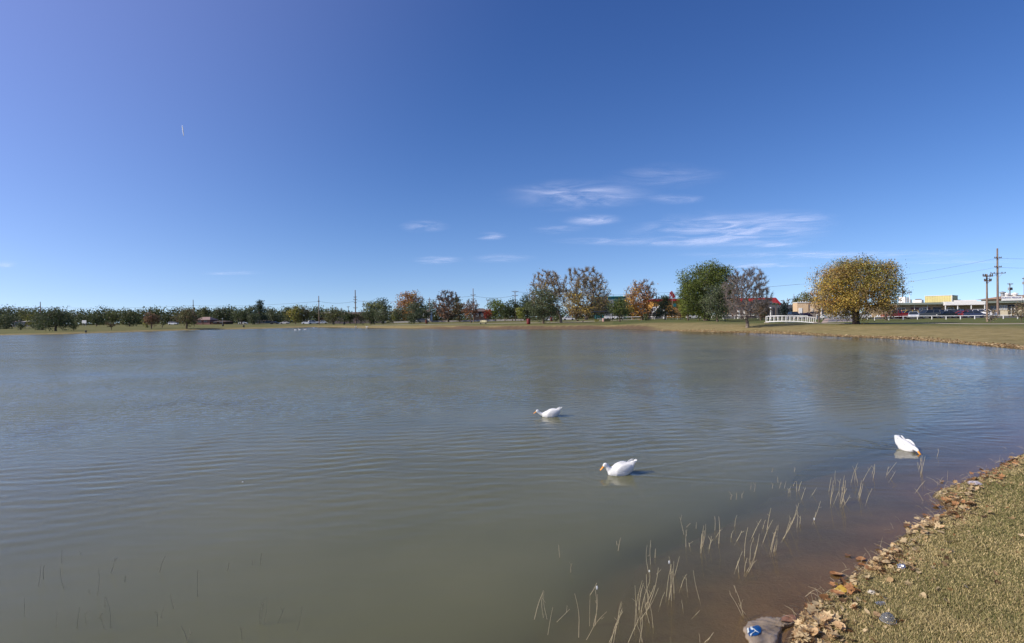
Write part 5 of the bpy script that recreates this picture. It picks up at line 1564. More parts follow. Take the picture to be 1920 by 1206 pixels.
def car(kind, colr, px, Y, rz, label, detail=True, group=None):
    p = col(px, Y); p.z += .06
    rt = empty('parked_car' if kind != 'pickup' else 'pickup_truck', label, 'car' if kind != 'pickup' else 'pickup truck', p, rz, group)
    m = PAINTS[colr]
    if kind == 'sedan':
        L, Wd = 4.6, 1.75
        prof = [(-2.28, .32), (-2.3, .62), (-2.2, .92), (-1.5, .98), (-.2, .93), (1.0, .90), (2.0, .76), (2.28, .60), (2.3, .34), (1.9, .25), (-1.9, .25)]
        cab = [(-1.75, .93), (-1.15, 1.38), (.25, 1.40), (1.05, .90)]
    elif kind == 'suv':
        L, Wd = 4.7, 1.85
        prof = [(-2.3, .36), (-2.35, .7), (-2.28, 1.12), (-.2, 1.12), (1.05, 1.08), (2.15, .98), (2.33, .75), (2.35, .38), (1.9, .3), (-1.9, .3)]
        cab = [(-2.2, 1.10), (-2.0, 1.72), (.25, 1.74), (1.1, 1.08)]
    else:
        L, Wd = 5.4, 1.9
        prof = [(-2.65, .5), (-2.7, .75), (-2.68, 1.12), (-.6, 1.12), (1.25, 1.12), (2.5, 1.02), (2.68, .8), (2.7, .42), (2.2, .36), (-2.2, .38)]
        cab = [(-.65, 1.12), (-.5, 1.76), (.75, 1.78), (1.4, 1.12)]
    hw = Wd / 2
    b = MB(); b.prism([(x, z) for x, z in prof], 'y', -hw, hw)
    zt = cab[1][1]
    b.add([(cab[1][0], -hw * .72, zt - .01), (cab[2][0], -hw * .72, zt), (cab[2][0], hw * .72, zt), (cab[1][0], hw * .72, zt - .01),
           (cab[1][0], -hw * .72, zt + .04), (cab[2][0], -hw * .72, zt + .045), (cab[2][0], hw * .72, zt + .045), (cab[1][0], hw * .72, zt + .04)],
          [(0, 3, 2, 1), (4, 5, 6, 7), (0, 1, 5, 4), (1, 2, 6, 5), (2, 3, 7, 6), (3, 0, 4, 7)])
    for sy in (-1, 1):
        for (xa, za), (xb, zb) in ((cab[0], cab[1]), (cab[3], cab[2]), (((cab[0][0] + cab[3][0]) / 2 - .1, cab[0][1]), ((cab[1][0] + cab[2][0]) / 2 - .1, cab[1][1]))):
            b.tube([(xa, sy * hw * .95, za), (xb, sy * hw * .74, zb)], .045, 4)
    if kind == 'pickup':
        b.box((-1.7, 0, 1.14), (1.9, Wd * .99, .05))
    b.build('body', m, rt)
    g = MB()
    g.add([(cab[0][0], -hw * .93, cab[0][1] - .02), (cab[3][0], -hw * .93, cab[3][1] - .02), (cab[3][0], hw * .93, cab[3][1] - .02), (cab[0][0], hw * .93, cab[0][1] - .02),
           (cab[1][0], -hw * .72, zt), (cab[2][0], -hw * .72, zt), (cab[2][0], hw * .72, zt), (cab[1][0], hw * .72, zt)],
          [(0, 3, 2, 1), (4, 5, 6, 7), (0, 1, 5, 4), (1, 2, 6, 5), (2, 3, 7, 6), (3, 0, 4, 7)])
    g.build('window', CGL, rt)
    for sx in (-.6, .6):
        for sy in (-1, 1):
            xw = sx * L / 2 * 1.03
            def wheel(nm, r, w, mm, par, yo=0):
                q = MB(); n = 12
                q.prism([(xw + r * math.cos(i * 2 * math.pi / n), .33 + r * math.sin(i * 2 * math.pi / n)) for i in range(n)], 'y', sy * (hw - .16) + yo - w / 2, sy * (hw - .16) + yo + w / 2)
                return q.build(nm, mm, par)
            wh = wheel('wheel', .34, .26, TYRE, rt, sy * .07)
            if detail: wheel('rim', .2, .03, RIM, wh, sy * .215)
    if detail:
        zl = prof[7][1] + (.05 if kind == 'sedan' else .0)
        for sy in (-1, 1):
            MB().box((L / 2 - .06, sy * hw * .72, zl), (.16, .36, .16)).build('headlight', LAMP, rt)
            MB().box((-L / 2 + .03, sy * hw * .78, prof[1][1] + .15), (.12, .28, .18)).build('taillight', RLAMP, rt)
    return rt
PI = math.pi
car('pickup', 'red', 1680, 114, PI + .1, 'dark red pickup truck parked beside the broad autumn tree')
car('suv', 'yellow', 1699, 121, PI, 'yellow car parked behind the dark red pickup truck')
car('sedan', 'white', 1667, 126, PI - .5, 'white car half hidden behind the broad autumn tree')
car('sedan', 'silver', 1713, 112, -2.2, 'silver car parked nose towards the rail fence')
car('suv', 'pale', 1708, 127, -1.8, 'pale car behind the silver car')
car('pickup', 'grey', 1729, 128, -1.6, 'dark grey pickup truck behind the grey station wagon')
car('suv', 'grey', 1738, 116, PI + .05, 'dark grey station wagon right of the silver car')
car('suv', 'blue', 1762, 134, PI + .2, 'dark blue van parked close to the left canopy post')
car('sedan', 'black', 1770, 116, PI + .1, 'black sedan just behind the rail fence')
car('pickup', 'silver', 1781, 128, -1.9, 'pale blue silver pickup truck between black vehicles')
car('suv', 'black', 1793, 122, -2.6, 'black car right of the pale blue silver pickup truck')
car('sedan', 'bright_red', 1805, 117, PI + .04, 'bright red sedan just behind the rail fence')
car('pickup', 'maroon', 1822, 136, PI + .3, 'dark maroon pickup truck under the canopy')
car('sedan', 'blue', 1828, 116, -.35, 'dark blue sedan right of the bright red sedan')
car('suv', 'white', 1846, 130, -1.3, 'white car parked behind the shorter wooden pole')
car('suv', 'black', 1489, 140, -1.7, 'black car in front of the grey arched building')
car('sedan', 'maroon', 1506, 142, PI + .4, 'dark maroon sedan before the peach coloured building')
car('suv', 'tan', 1519, 150, PI, 'tan car before the peach coloured building')
car('sedan', 'silver', 1562, 118, PI, 'silver sedan behind the spillway railing, left one')
car('suv', 'silver', 1583, 120, PI - .3, 'silver car behind the spillway railing, right one')
car('sedan', 'white', 1622, 118, -2.0, 'white car seen under the right side of the broad autumn tree')
car('sedan', 'white', 576, 262, 0, 'white car on the far road below the dark olive tree', detail=False)
car('suv', 'white', 588, 262, .4, 'white van on the far road left of the inlet pole', detail=False)
car('pickup', 'white', 604, 258, .2, 'white pickup truck on the far road right of the inlet pole', detail=False)
car('sedan', 'white', 456, 300, 0, 'white car on the far road below the dense dark tree', detail=False)
car('sedan', 'black', 515, 285, 0, 'black car on the far road left of the narrow olive tree', detail=False)
car('sedan', 'pale', 534, 285, PI, 'pale car on the far road below the narrow olive tree', detail=False)
car('suv', 'black', 3, 285, 0, 'dark car at the left edge beyond the lawn', detail=False)
car('suv', 'white', 325, 300, 0, 'white car beyond the thin sapling on the left lawn', detail=False)
car('sedan', 'white', 1032, 212, 0, 'white car on the road left of the cottonwood trunk', detail=False)
car('sedan', 'white', 1066, 212, 0, 'white car on the road right of the cottonwood trunk', detail=False)
car('pickup', 'white', 1148, 205, 0, 'white pickup truck on the road behind the green spreading tree', detail=False)
car('suv', 'white', 1156, 205, PI, 'white car on the road just right of the white pickup truck', detail=False)
car('sedan', 'pale', 783, 236, 0, 'pale car beyond the orange autumn tree', detail=False)
car('suv', 'grey', 793, 236, 0, 'grey car beyond the rusty barrel', detail=False)
car('sedan', 'white', 1300, 190, 0, 'white car on the road seen left of the large green tree trunk', detail=False)
# ------------------------------------------------------------------ ducks
FEATH = mat('white_feathers', (.72, .72, .685), .75, .09, 24, bump=.5, spec=.1)
BILL = mat('orange_bill', (.80, .31, .04), .45, .08, 20)
EYEM = mat('eye', (.01, .01, .012), .1, 0, 5, spec=.8)
DARKF = mat('dark_feathers', (.04, .035, .03), .8, .15, 20)
def uvs(c, r, rot=0.0, n=14, m=9):
    V, Fc = [], []
    for i in range(m + 1):
        th = math.pi * i / m
        for k in range(n):
            a = 2 * math.pi * k / n
            x, y, z = r[0] * math.cos(th), r[1] * math.sin(th) * math.cos(a), r[2] * math.sin(th) * math.sin(a)
            x, z = x * math.cos(rot) - z * math.sin(rot), x * math.sin(rot) + z * math.cos(rot)
            V.append((c[0] + x, c[1] + y, c[2] + z))
    for i in range(m):
        for k in range(n):
            Fc.append((i * n + k, i * n + (k + 1) % n, (i + 1) * n + (k + 1) % n, (i + 1) * n + k))
    return V, Fc
def chain(b, pts):
    """ellipsoids along a path: (x, z, rx, ry, rz)"""
    for (a, c) in zip(pts[:-1], pts[1:]):
        for t in (0, .25, .5, .75):
            v = [a[i] * (1 - t) + c[i] * t for i in range(len(a))]
            b.add(*uvs((v[0], v[5] if len(v) > 5 else 0, v[1]), (v[2], v[3], v[4]), 0, 12, 7))
    v = pts[-1]; b.add(*uvs((v[0], v[5] if len(v) > 5 else 0, v[1]), (v[2], v[3], v[4]), 0, 12, 7))
def remeshed(b, name, voxel):
    me = b.mesh('tmp'); o = bpy.data.objects.new('tmp', me); COL.objects.link(o)
    md = o.modifiers.new('r', 'REMESH'); md.mode = 'VOXEL'; md.voxel_size = voxel; md.use_smooth_shade = True
    sm = o.modifiers.new('s', 'SMOOTH'); sm.factor = .5; sm.iterations = 6
    bpy.context.view_layer.update()
    out = bpy.data.meshes.new_from_object(o.evaluated_get(bpy.context.evaluated_depsgraph_get()))
    bpy.data.objects.remove(o); out.name = name
    out.polygons.foreach_set('use_smooth', np.ones(len(out.polygons), bool))
    return out
def duck(p, heading, pose, label, size=1.0, m=None, group='white ducks swimming on the pond', name='duck'):
    m = m or FEATH
    rt = empty(name, label, 'duck', (p.x, p.y, 0.0), heading, group)
    rt.scale = (size,) * 3
    b = MB()
    # x, z, rx, ry, rz
    trunk = [(-.215, .175, .035, .030, .014), (-.185, .140, .045, .05, .036), (-.12, .085, .09, .095, .085), (-.03, .05, .11, .118, .112), (.06, .038, .10, .108, .098), (.120, .035, .070, .078, .070)]
    chain(b, trunk)
    if pose == 'tuck':
        neck = [(.14, .055, .05, .05, .05), (.175, .09, .040, .036, .042), (.195, .125, .034, .030, .036)]; head = (.222, .150); tilt = -.75
    elif pose == 'stretch':
        neck = [(.14, .045, .05, .05, .045), (.205, .06, .035, .033, .035), (.262, .10, .028, .027, .030)]; head = (.285, .132); tilt = -.55
    elif pose == 'dabble':
        neck = [(.14, .055, .05, .05, .05), (.19, .070, .042, .038, .042), (.225, .066, .036, .034, .036)]; head = (.262, .054); tilt = -.55
    else:
        neck = [(.14, .06, .05, .05, .05), (.17, .13, .032, .030, .036), (.185, .20, .028, .027, .032)]; head = (.205, .235); tilt = -.2
    chain(b, neck + [(head[0], head[1], .038, .031, .033), (head[0] + .022 * math.cos(tilt), head[1] + .022 * math.sin(tilt), .028, .024, .022)])
    me = remeshed(b, 'body', .010 if size < 1.2 else .016); me.materials.clear(); me.materials.append(m)
    link('body', me, None, rt)
    # bill: spoon shaped, flattened
    hx, hz = head[0] + .04 * math.cos(tilt), head[1] + .04 * math.sin(tilt)
    bb = MB()
    sec = [(0, .017, .017), (.02, .016, .012), (.045, .018, .007), (.062, .017, .005), (.070, .010, .003)]
    n = 10; base = []
    for (t, ry, rz_) in sec:
        for k in range(n):
            a = 2 * math.pi * k / n; y = ry * math.cos(a); zz = rz_ * math.sin(a)
            bb.v.append((hx + t * math.cos(tilt) - zz * math.sin(tilt), y, hz + t * math.sin(tilt) + zz * math.cos(tilt)))
    for i in range(len(sec) - 1):
        for k in range(n): bb.f.append((i * n + k, i * n + (k + 1) % n, (i + 1) * n + (k + 1) % n, (i + 1) * n + k))
    bb.f.append(tuple(range(n))); bb.f.append(tuple(range((len(sec) - 1) * n, len(sec) * n)))
    bb.build('bill', BILL if m is FEATH else DARKF, rt, smooth=True)
    for sy in (-1, 1):
        e = MB(); e.add(*uvs((head[0] + .018, sy * .0285, head[1] + .008), (.0055, .004, .0055), 0, 8, 6)); e.build('eye', EYEM, rt, smooth=True)
        # folded wing with overlapping flight feathers
        w = MB(); w.add(*uvs((-.04, sy * .088, .090), (.135, .028, .072), -.24, 16, 9))
        wo = w.build('wing', m, rt, smooth=True)
        for k in range(5):
            f = MB(); x0, z0 = -.09 - .018 * k, .092 + .018 * k
            L, hh = .085, .013
            pts = [(x0, z0 - hh), (x0 - L * .6, z0 - hh * .8 + .022), (x0 - L, z0 + .034), (x0 - L * .6, z0 + hh + .022), (x0, z0 + hh)]
            f.add([(x, sy * (.100 - .010 * k + .004 * (i % 2)), z) for i, (x, z) in enumerate(pts)] + [(x, sy * (.094 - .010 * k), z) for x, z in pts],
                  [(0, 1, 2, 3, 4), (9, 8, 7, 6, 5), (0, 5, 6, 1), (1, 6, 7, 2), (2, 7, 8, 3), (3, 8, 9, 4), (4, 9, 5, 0)])
            f.build('flight_feather', m, wo)
    for k in range(5):
        a = (k - 2) * .30; f = MB()
        dx, dy = -math.cos(a), math.sin(a)
        o0 = (-.20, 0, .168)
        pts = [(0, -.014), (.055, -.017), (.078, 0), (.055, .017), (0, .014)]
        up = .45
        vv = [(o0[0] + dx * s_ * .9 - dy * t_ * .9, o0[1] + dy * s_ - dx * t_, o0[2] + s_ * up + .004 * (k % 2)) for s_, t_ in pts]
        f.add(vv + [(x, y, z - .004) for x, y, z in vv], [(0, 1, 2, 3, 4), (9, 8, 7, 6, 5), (0, 5, 6, 1), (1, 6, 7, 2), (2, 7, 8, 3), (3, 8, 9, 4), (4, 9, 5, 0)])
        f.build('tail_feather', m, rt)
    return rt
def copy_tree(o, parent=None):
    c = o.copy(); COL.objects.link(c)
    if parent is not None: c.parent = parent
    for ch in list(o.children): copy_tree(ch, c)
    return c
duck(DUCK_NEAR, rad(190), 'tuck', 'nearest white duck with bowed head and orange bill, lit from the left', 1.02)
duck(DUCK_FAR, rad(184), 'stretch', 'white duck farther out, neck stretched forward and tail raised', 1.08)
duck(DUCK_RIGHT, rad(-92), 'dabble', 'white duck near the right bank with bill touching the water', .98)
p = on_plane(554, 619.4)
far0 = duck(p, rad(180), 'up', 'tiny white bird on the water near the inlet, leftmost of three', 1.35, group='far white birds by the inlet')
for (x, y, lab, h) in ((562, 619, 'tiny white bird on the water near the inlet, middle of three', 175), (572, 618.8, 'tiny white bird on the water near the inlet, rightmost of three', 5),
                    (588.5, 615.2, 'tiny white bird close to the shore left of the inlet pole', 30)):
    c = copy_tree(far0); q = on_plane(x, y); c.location = (q.x, q.y, 0); c.rotation_euler[2] = rad(h); c['label'] = lab
for (x, lab, Y, h) in ((667, 'tiny white bird standing at the waterline below the tall mast', 0, 60), (688, 'tiny white bird resting on the shore right of the standing one', 0, 190)):
    c = copy_tree(far0); q = ground_hit(x, 614.0); c.location = (q.x, q.y, q.z); c.rotation_euler[2] = rad(h); c['label'] = lab; c.scale = (1.5,) * 3
for (x, y, lab, s_) in ((1083, 603, 'dark goose on the grass below the right cottonwood', 1.9), (1093, 604, 'smaller dark goose on the grass right of the other goose', 1.3)):
    q = ground_hit(x, y)
    g = duck(q, rad(170), 'up', lab, s_, DARKF, 'dark geese on the grass', 'goose'); g.location.z = q.z + .12 * s_
    for sy in (-1, 1): MB().tube([(0, sy * .04, -.13), (0, sy * .04, 0)], .012, 4).build('leg', BILL, g)
p = on_plane(455, 905)
o = MB().lathe((0, 0, 0), [(.003, 0), (.012, .003), (.006, .012)], 8).build('feather', FEATH, None, label='tiny white feather floating on the calm water at left', cat='feather'); o.location = (p.x, p.y, .004)

# ------------------------------------------------------------------ dead stems standing in the water
STEM = mat('dry_stem', (.40, .33, .20), .8, .25, 30)
STEMD = mat('dark_backlit_stem', (.20, .18, .12), .7, .25, 30)  # darker copy of the dry stem, painting the backlit look of the left stems
def Z6(x, y): return 960 + x / 3.296, 840 + y / 3.296
def Z3(x, y): return 1360 + x / 3.295, 840 + y / 3.295
def Z7(x, y): return x / 3.2, 900 + y / 3.2
def stem_mesh(b, base, top_, r, bend=0.0, joint=True):
    p = on_plane(*base)
    t = at_depth(top_[0], top_[1], p.y + (hash((base, top_)) % 7 - 3) * .006)
    d = t - p; L = d.length
    side = Vector((0, 1, 0)).cross(d).normalized()
    pts = []
    for k in range(6):
        u_ = k / 5
        pts.append(p + d * u_ + side * bend * L * math.sin(math.pi * u_) - (d.normalized() * .05 if k == 0 else Vector((0, 0, 0))))
    b.tube(pts, [r * (1 - .45 * k / 5) for k in range(6)], 5)
    return p
CL = [  # (converter, label or None, material, [(base x, base y, top x, top y), ...])
 (Z6, 'largest tangled clump of dead tan stems near the bottom edge', STEM, [(785,1200,800,1000),(800,1195,778,905),(762,1120,805,820),(775,1080,760,850),(790,1060,905,865),(800,1010,850,830),(850,1080,820,905),(870,1110,850,960),(835,1000,905,740),(720,1200,790,1040),(805,1200,770,1090),(845,960,830,780),(830,1030,845,900),(820,980,880,850),(785,1000,812,835)]),
 (Z6, 'upright clump of dead stems with a white tuft above the largest clump', STEM, [(965,940,970,670),(985,945,978,690),(955,920,985,720),(1000,900,990,760),(970,930,1000,700),(1005,790,1035,670),(915,980,945,890)]),
 (Z6, 'bundle of five thin stems leaning right at the bottom edge', STEM, [(600,1200,680,1000),(615,1205,685,1010),(630,1205,680,960),(640,1150,682,990),(660,1080,676,950)]),
 (Z6, 'pair of bent stems with a white tip left of the bundle', STEM, [(465,1185,585,1012),(480,1100,483,900),(510,1095,515,880),(480,912,524,835),(500,1100,528,905)]),
 (Z6, 'three stems meeting in a point like a tripod', STEM, [(140,1060,192,890),(198,1050,193,880),(220,1060,197,885)]),
 (Z6, 'tall single stem right of the oblique stem', STEM, [(408,1170,387,900)]),
 (Z6, 'oblique stem lying low over the water', STEM, [(278,1076,358,996)]),
 (Z6, 'leaning single stem right of the tripod stems', STEM, [(222,1155,252,985)]),
 (Z6, 'slender stems with a white blossom like tuft in the middle', STEM, [(845,765,835,600),(858,720,858,570),(848,830,850,770),(884,678,887,622)]),
 (Z6, 'short stem under the two slender stems at left', STEM, [(364,770,370,715)]),
 (Z6, 'thin crooked stem left of the bowed duck', STEM, [(294,675,288,600)]),
 (Z6, 'pair of short thin stems below the nearest duck', STEM, [(657,635,672,555),(650,600,646,575)]),
 (Z6, 'two stems crossing near the reddish shallows', STEM, [(1160,940,1120,755),(1045,865,1080,780),(1085,890,1078,800)]),
 (Z6, 'cluster of fine stems above the reddish shallows', STEM, [(1168,650,1185,480),(1175,610,1197,470),(1165,620,1172,530),(1178,590,1190,510)]),
 (Z6, 'fine slanting stems at the edge of the shallows', STEM, [(1062,535,1038,430),(1076,610,1080,505),(1098,610,1092,585),(1080,490,1105,465)]),
 (Z6, 'curved pair of stems at the right of the fine cluster', STEM, [(1218,625,1232,545),(1222,600,1238,565)]),
 (Z6, 'two tall fine stems standing close together', STEM, [(1253,510,1254,425),(1276,590,1278,425),(1262,550,1290,505)]),
 (Z6, 'single short stem in open water left of the tall pair', STEM, [(1138,498,1140,460)]),
 (Z6, 'forked stem arching over the brown shallows', STEM, [(1420,1035,1345,900),(1425,1030,1370,850),(1448,1030,1400,960)]),
 (Z6, 'short bent stems at the bottom edge left of the plastic bag', STEM, [(1160,1200,1155,1145),(1190,1200,1245,1140),(1210,1190,1235,1150)]),
 (Z6, 'low broken stem piece in the shallows', STEM, [(1135,1030,1160,1003)]),
 (Z6, 'tiny upright stem piece above the broken one', STEM, [(1055,992,1048,950)]),
 (Z3, 'tall slanted stems on the left of the middle stand', STEM, [(120,670,140,490),(155,690,175,555),(165,555,222,440),(180,655,210,530),(175,690,205,560)]),
 (Z3, 'short tuft of stubby stems', STEM, [(120,765,135,680),(130,765,160,700),(140,768,180,698),(155,740,172,690)]),
 (Z3, 'leaning stems left of the stubby tuft', STEM, [(65,750,105,640),(82,772,75,700)]),
 (Z3, 'two long stems crossing at mid height', STEM, [(235,582,293,445),(258,505,282,372),(232,500,248,445)]),
 (Z3, 'dense narrow sheaf of stems', STEM, [(280,630,305,520),(285,645,322,480),(295,640,328,475),(310,632,318,540),(302,640,312,500)]),
 (Z3, 'pair of tall leaning stems right of the narrow sheaf', STEM, [(355,560,440,400),(360,558,408,450),(395,500,455,340),(375,530,405,430)]),
 (Z3, 'single straight stem with a faint twin', STEM, [(440,490,437,350),(460,470,464,420)]),
 (Z3, 'stem with a white tuft at its foot', STEM, [(545,450,588,328),(552,450,560,395)]),
 (Z3, 'isolated slanting stem in the middle', STEM, [(472,318,497,245),(535,290,556,258)]),
 (Z3, 'broad dense stand of pale stems in the middle of the shallows', STEM, [(650,348,668,200),(640,268,655,180),(655,300,670,230),(710,345,735,170),(715,345,742,200),(720,345,750,250),(735,348,770,290),(705,300,712,190),(725,335,728,210),(680,220,680,140),(670,345,700,270),(740,340,720,240)]),
 (Z3, 'slanting stems behind the broad stand', STEM, [(778,215,820,90),(815,215,785,110),(850,205,905,110),(800,200,806,120)]),
 (Z3, 'pair of thin stems right of the broad stand', STEM, [(825,310,840,200),(832,300,850,220),(822,290,836,240)]),
 (Z3, 'single curved stem close to the reddish shallows', STEM, [(872,338,907,252)]),
 (Z3, 'short slanted stems farther out', STEM, [(912,185,922,100),(905,160,918,110)]),
 (Z3, 'three slanted stems standing alone toward the right duck', STEM, [(1000,165,1058,88),(1020,195,1052,140),(995,168,1008,115)]),
 (Z3, 'tall tight bunch below the right duck', STEM, [(1205,160,1215,45),(1210,160,1235,50),(1195,130,1210,60),(1215,150,1228,90),(1190,110,1192,150)]),
 (Z3, 'bent stem lying low near the leaf pile', STEM, [(1180,270,1235,200)]),
 (Z3, 'thin stem right of the right duck', STEM, [(1308,52,1318,5)]),
 (Z3, 'fine stems left of the two long crossing stems', STEM, [(60,485,72,415),(70,575,102,512),(35,555,38,530)]),
 (Z3, 'row of small stems in open water', STEM, [(335,250,346,208),(365,250,375,205),(290,250,295,222),(155,255,158,215),(178,270,186,215),(325,215,322,178)]),
 (Z3, 'row of small stems right of the others in open water', STEM, [(420,235,434,205),(440,270,440,205),(455,265,472,205),(388,280,392,252),(400,275,398,250),(285,150,295,125),(425,148,430,120)]),
 (Z3, 'pair of tiny stems at the left of the small row', STEM, [(35,318,42,290),(66,318,68,280),(103,310,104,282)]),
 (Z7, 'slim dark stems standing together at the far left', STEM if False else STEMD, [(228,640,240,515),(262,595,266,512),(152,825,148,708)]),
 (Z7, 'thin dark stem with a pale joint at the left', STEMD, [(387,655,362,530),(372,500,372,420)]),
 (Z7, 'upright dark stem near the lower left corner', STEMD, [(337,885,343,785),(462,892,478,762)]),
 (Z7, 'hooked stem pair with a bright bent tip', STEMD, [(625,895,600,815),(662,890,634,700),(631,765,634,700),(600,815,578,838)]),
 (Z7, 'short dark stem in the lower left', STEMD, [(518,860,512,795),(537,680,534,655),(583,692,592,530)]),
 (Z7, 'faint thin stems in the left middle', STEMD, [(665,560,690,470),(962,548,992,455),(750,610,752,575)]),
 (Z7, 'single long dark stem in the left half', STEMD, [(1185,698,1188,540)]),
 (Z7, 'dark stem with a pale bud beside it', STEMD, [(942,878,942,790),(966,830,970,797),(1042,775,1022,685)]),
 (Z7, 'crossed dark and pale stems at the bottom edge', STEMD, [(1122,970,1085,873),(1118,965,1156,910)]),
 (Z7, 'bowed dark stems at the left of centre', STEMD, [(1556,870,1582,715),(1578,870,1600,700),(1562,860,1570,740)]),
 (Z7, 'thin slanting stems left of the tripod stems', STEMD, [(1668,860,1706,762),(1783,908,1812,760),(1450,960,1440,885)]),
 (Z7, 'small dark upright stem in open water', STEMD, [(1564,510,1572,437),(1365,545,1376,495),(482,450,478,425),(1515,510,1514,480)]),
]
rngs = random.Random(2)
for conv, lab, m, stems in CL:
    bs = [on_plane(*conv(a, b_)) for a, b_, c, d in stems]
    cx_ = sum(p.x for p in bs) / len(bs); cy_ = sum(p.y for p in bs) / len(bs)
    rt = empty('dead_stem' if len(stems) == 1 else 'stem_clump', lab, 'water plant', (cx_, cy_, 0), group='dead stems standing in the shallow water')
    for (a, b_, c, d) in stems:
        q = MB(); base = conv(a, b_); t_ = conv(c, d)
        p = on_plane(*base)
        r = max(.0014, min(.0026, .00048 * p.y)) * rngs.uniform(.65, 1.1) * (1.15 if m is STEM else .9)
        stem_mesh(q, base, t_, r, rngs.uniform(-.07, .07))
        if rngs.random() < .5:
            k = rngs.uniform(.55, .85); tp = at_depth(base[0] + (t_[0] - base[0]) * k, base[1] + (t_[1] - base[1]) * k, p.y)
            e = tp + Vector((rngs.uniform(-.035, .035), rngs.uniform(-.03, .03), rngs.uniform(.015, .06)))
            q.tube([tp, e], [r * .6, r * .3], 4)
        q.v = [(x - cx_, y - cy_, z) for x, y, z in q.v]
        q.build('stem', m, rt)
    if 'white' in lab:
        tx, ty = {'u': (970, 705), 'p': (524, 862), 's': (848, 762)}.get(lab[0], (848, 762)) if conv is Z6 else (548, 438)
        pp = on_plane(*conv(stems[0][0], stems[0][1])); tp = at_depth(*conv(tx, ty), pp.y)
        u_ = MB(); u_.add(*uvs((tp.x - cx_, tp.y - cy_ - .004, tp.z), (.007, .006, .016), 0, 8, 6)); u_.build('tuft', FEATH, rt, smooth=True)

# ------------------------------------------------------------------ litter on the bank
def ground_at_px(px, py, dz=0.0):
    p = on_plane(px, py, .04)
    for _ in range(5): p = on_plane(px, py, max(gz(p.x, p.y), 0) + dz)
    return p
# grey brown plastic bag with a blue print, half in the water
out = [(1394, 1183), (1400, 1172), (1415, 1164), (1434, 1159.5), (1450, 1159), (1462, 1162), (1472, 1157), (1486, 1156), (1494, 1160), (1495, 1168), (1485, 1174), (1470, 1177), (1462, 1187), (1458, 1206), (1452, 1226), (1420, 1228), (1404, 1206)]
c0 = ground_at_px(1436, 1190)
W2 = [ground_at_px(*q) for q in out]; W2 = np.array([(p.x - c0.x, p.y - c0.y) for p in W2])
def bag_h(x, y, e):
    an = math.atan2(y - .07, x - .22); rr_ = math.hypot(y - .07, x - .22)
    f1 = math.sin(13 * an + 2.5 * math.sin(9 * rr_)); f2 = 1 - abs(math.sin(21 * an + 1 + 7 * rr_))
    puff = math.exp(-((x + .10) ** 2 + (y + .01) ** 2) / .02)
    return .012 * e ** .5 + .024 * puff * e ** .5 + .0065 * f1 * e ** .35 + .009 * f2 ** 2 * e ** .3 + .003 * math.sin(48 * x + 31 * y + 3 * math.sin(20 * y)) * e ** .4
nb_ = 22; bv = [(0, 0, bag_h(0, 0, 1))]; bf = []
K = 110
ang_pts = []
for k in range(K):
    t = k / K * len(W2); i = int(t); f_ = t - i
    ang_pts.append((W2[i] * (1 - f_) + W2[(i + 1) % len(W2)] * f_) * (1 + .035 * math.sin(k * 1.9) + .03 * math.sin(k * .83 + 1)))
for j in range(1, nb_ + 1):
    s_ = j / nb_
    for k in range(K):
        x, y = ang_pts[k] * s_
        bv.append((x, y, bag_h(x, y, max(1 - s_ ** 2, 0)) - (.02 if j == nb_ else 0)))
for k in range(K): bf.append((0, 1 + k, 1 + (k + 1) % K))
for j in range(nb_ - 1):
    for k in range(K):
        a = 1 + j * K + k; b_ = 1 + j * K + (k + 1) % K
        bf.append((a, a + K, b_ + K, b_))
bag = empty('plastic_bag', 'crumpled grey brown plastic bag with a blue printed mark at the water edge', 'plastic bag', (c0.x, c0.y, .012))
mbag = mat('muddy_plastic', (.34, .275, .20), .2, .14, 6, bump=.08, spec=.5)
_b = mbag.node_tree.nodes['Principled BSDF']; _b.inputs['Alpha'].default_value = .70; _b.inputs['Subsurface Weight'].default_value = .3; _b.inputs['Subsurface Radius'].default_value = (.02, .015, .01)
MB().add(bv, bf).build('bag_body', mbag, bag, smooth=True)
def on_bag(px, py, dz):
    p = ground_at_px(px, py); x, y = p.x - c0.x, p.y - c0.y
    rmax = 1e9; a = math.atan2(y, x); best = None
    for q in ang_pts:
        d = abs((math.atan2(q[1], q[0]) - a + PI) % (2 * PI) - PI)
        if best is None or d < best[0]: best = (d, math.hypot(*q))
    s_ = min(math.hypot(x, y) / best[1], 1)
    return x, y, bag_h(x, y, max(1 - s_ ** 2, 0)) + dz
pr_c = (1421, 1193); BLUE = mat('blue_print', (.006, .06, .20), .5, .25, 20, spec=.25); PALEP = mat('pale_print', (.50, .55, .55), .4, .1, 12)
def patch(pts, dz, m, name, par):
    c = (sum(p[0] for p in pts) / len(pts), sum(p[1] for p in pts) / len(pts)); vs_ = [on_bag(*c, dz)]; fs_ = []; n = len(pts)
    for s_ in (.33, .66, 1):
        for p in pts: vs_.append(on_bag(c[0] + (p[0] - c[0]) * s_, c[1] + (p[1] - c[1]) * s_, dz))
    for k in range(n): fs_.append((0, 1 + k, 1 + (k + 1) % n))
    for j in range(2):
        for k in range(n): fs_.append((1 + j * n + k, 1 + (j + 1) * n + k, 1 + (j + 1) * n + (k + 1) % n, 1 + j * n + (k + 1) % n))
    return MB().add(vs_, fs_).build(name, m, par, smooth=True)
prt = patch([(1415 + 12.5 * math.cos(rad(a)), 1194 + 10 * math.sin(rad(a))) for a in range(0, 360, 20)], .006, BLUE, 'blue_disc', bag)
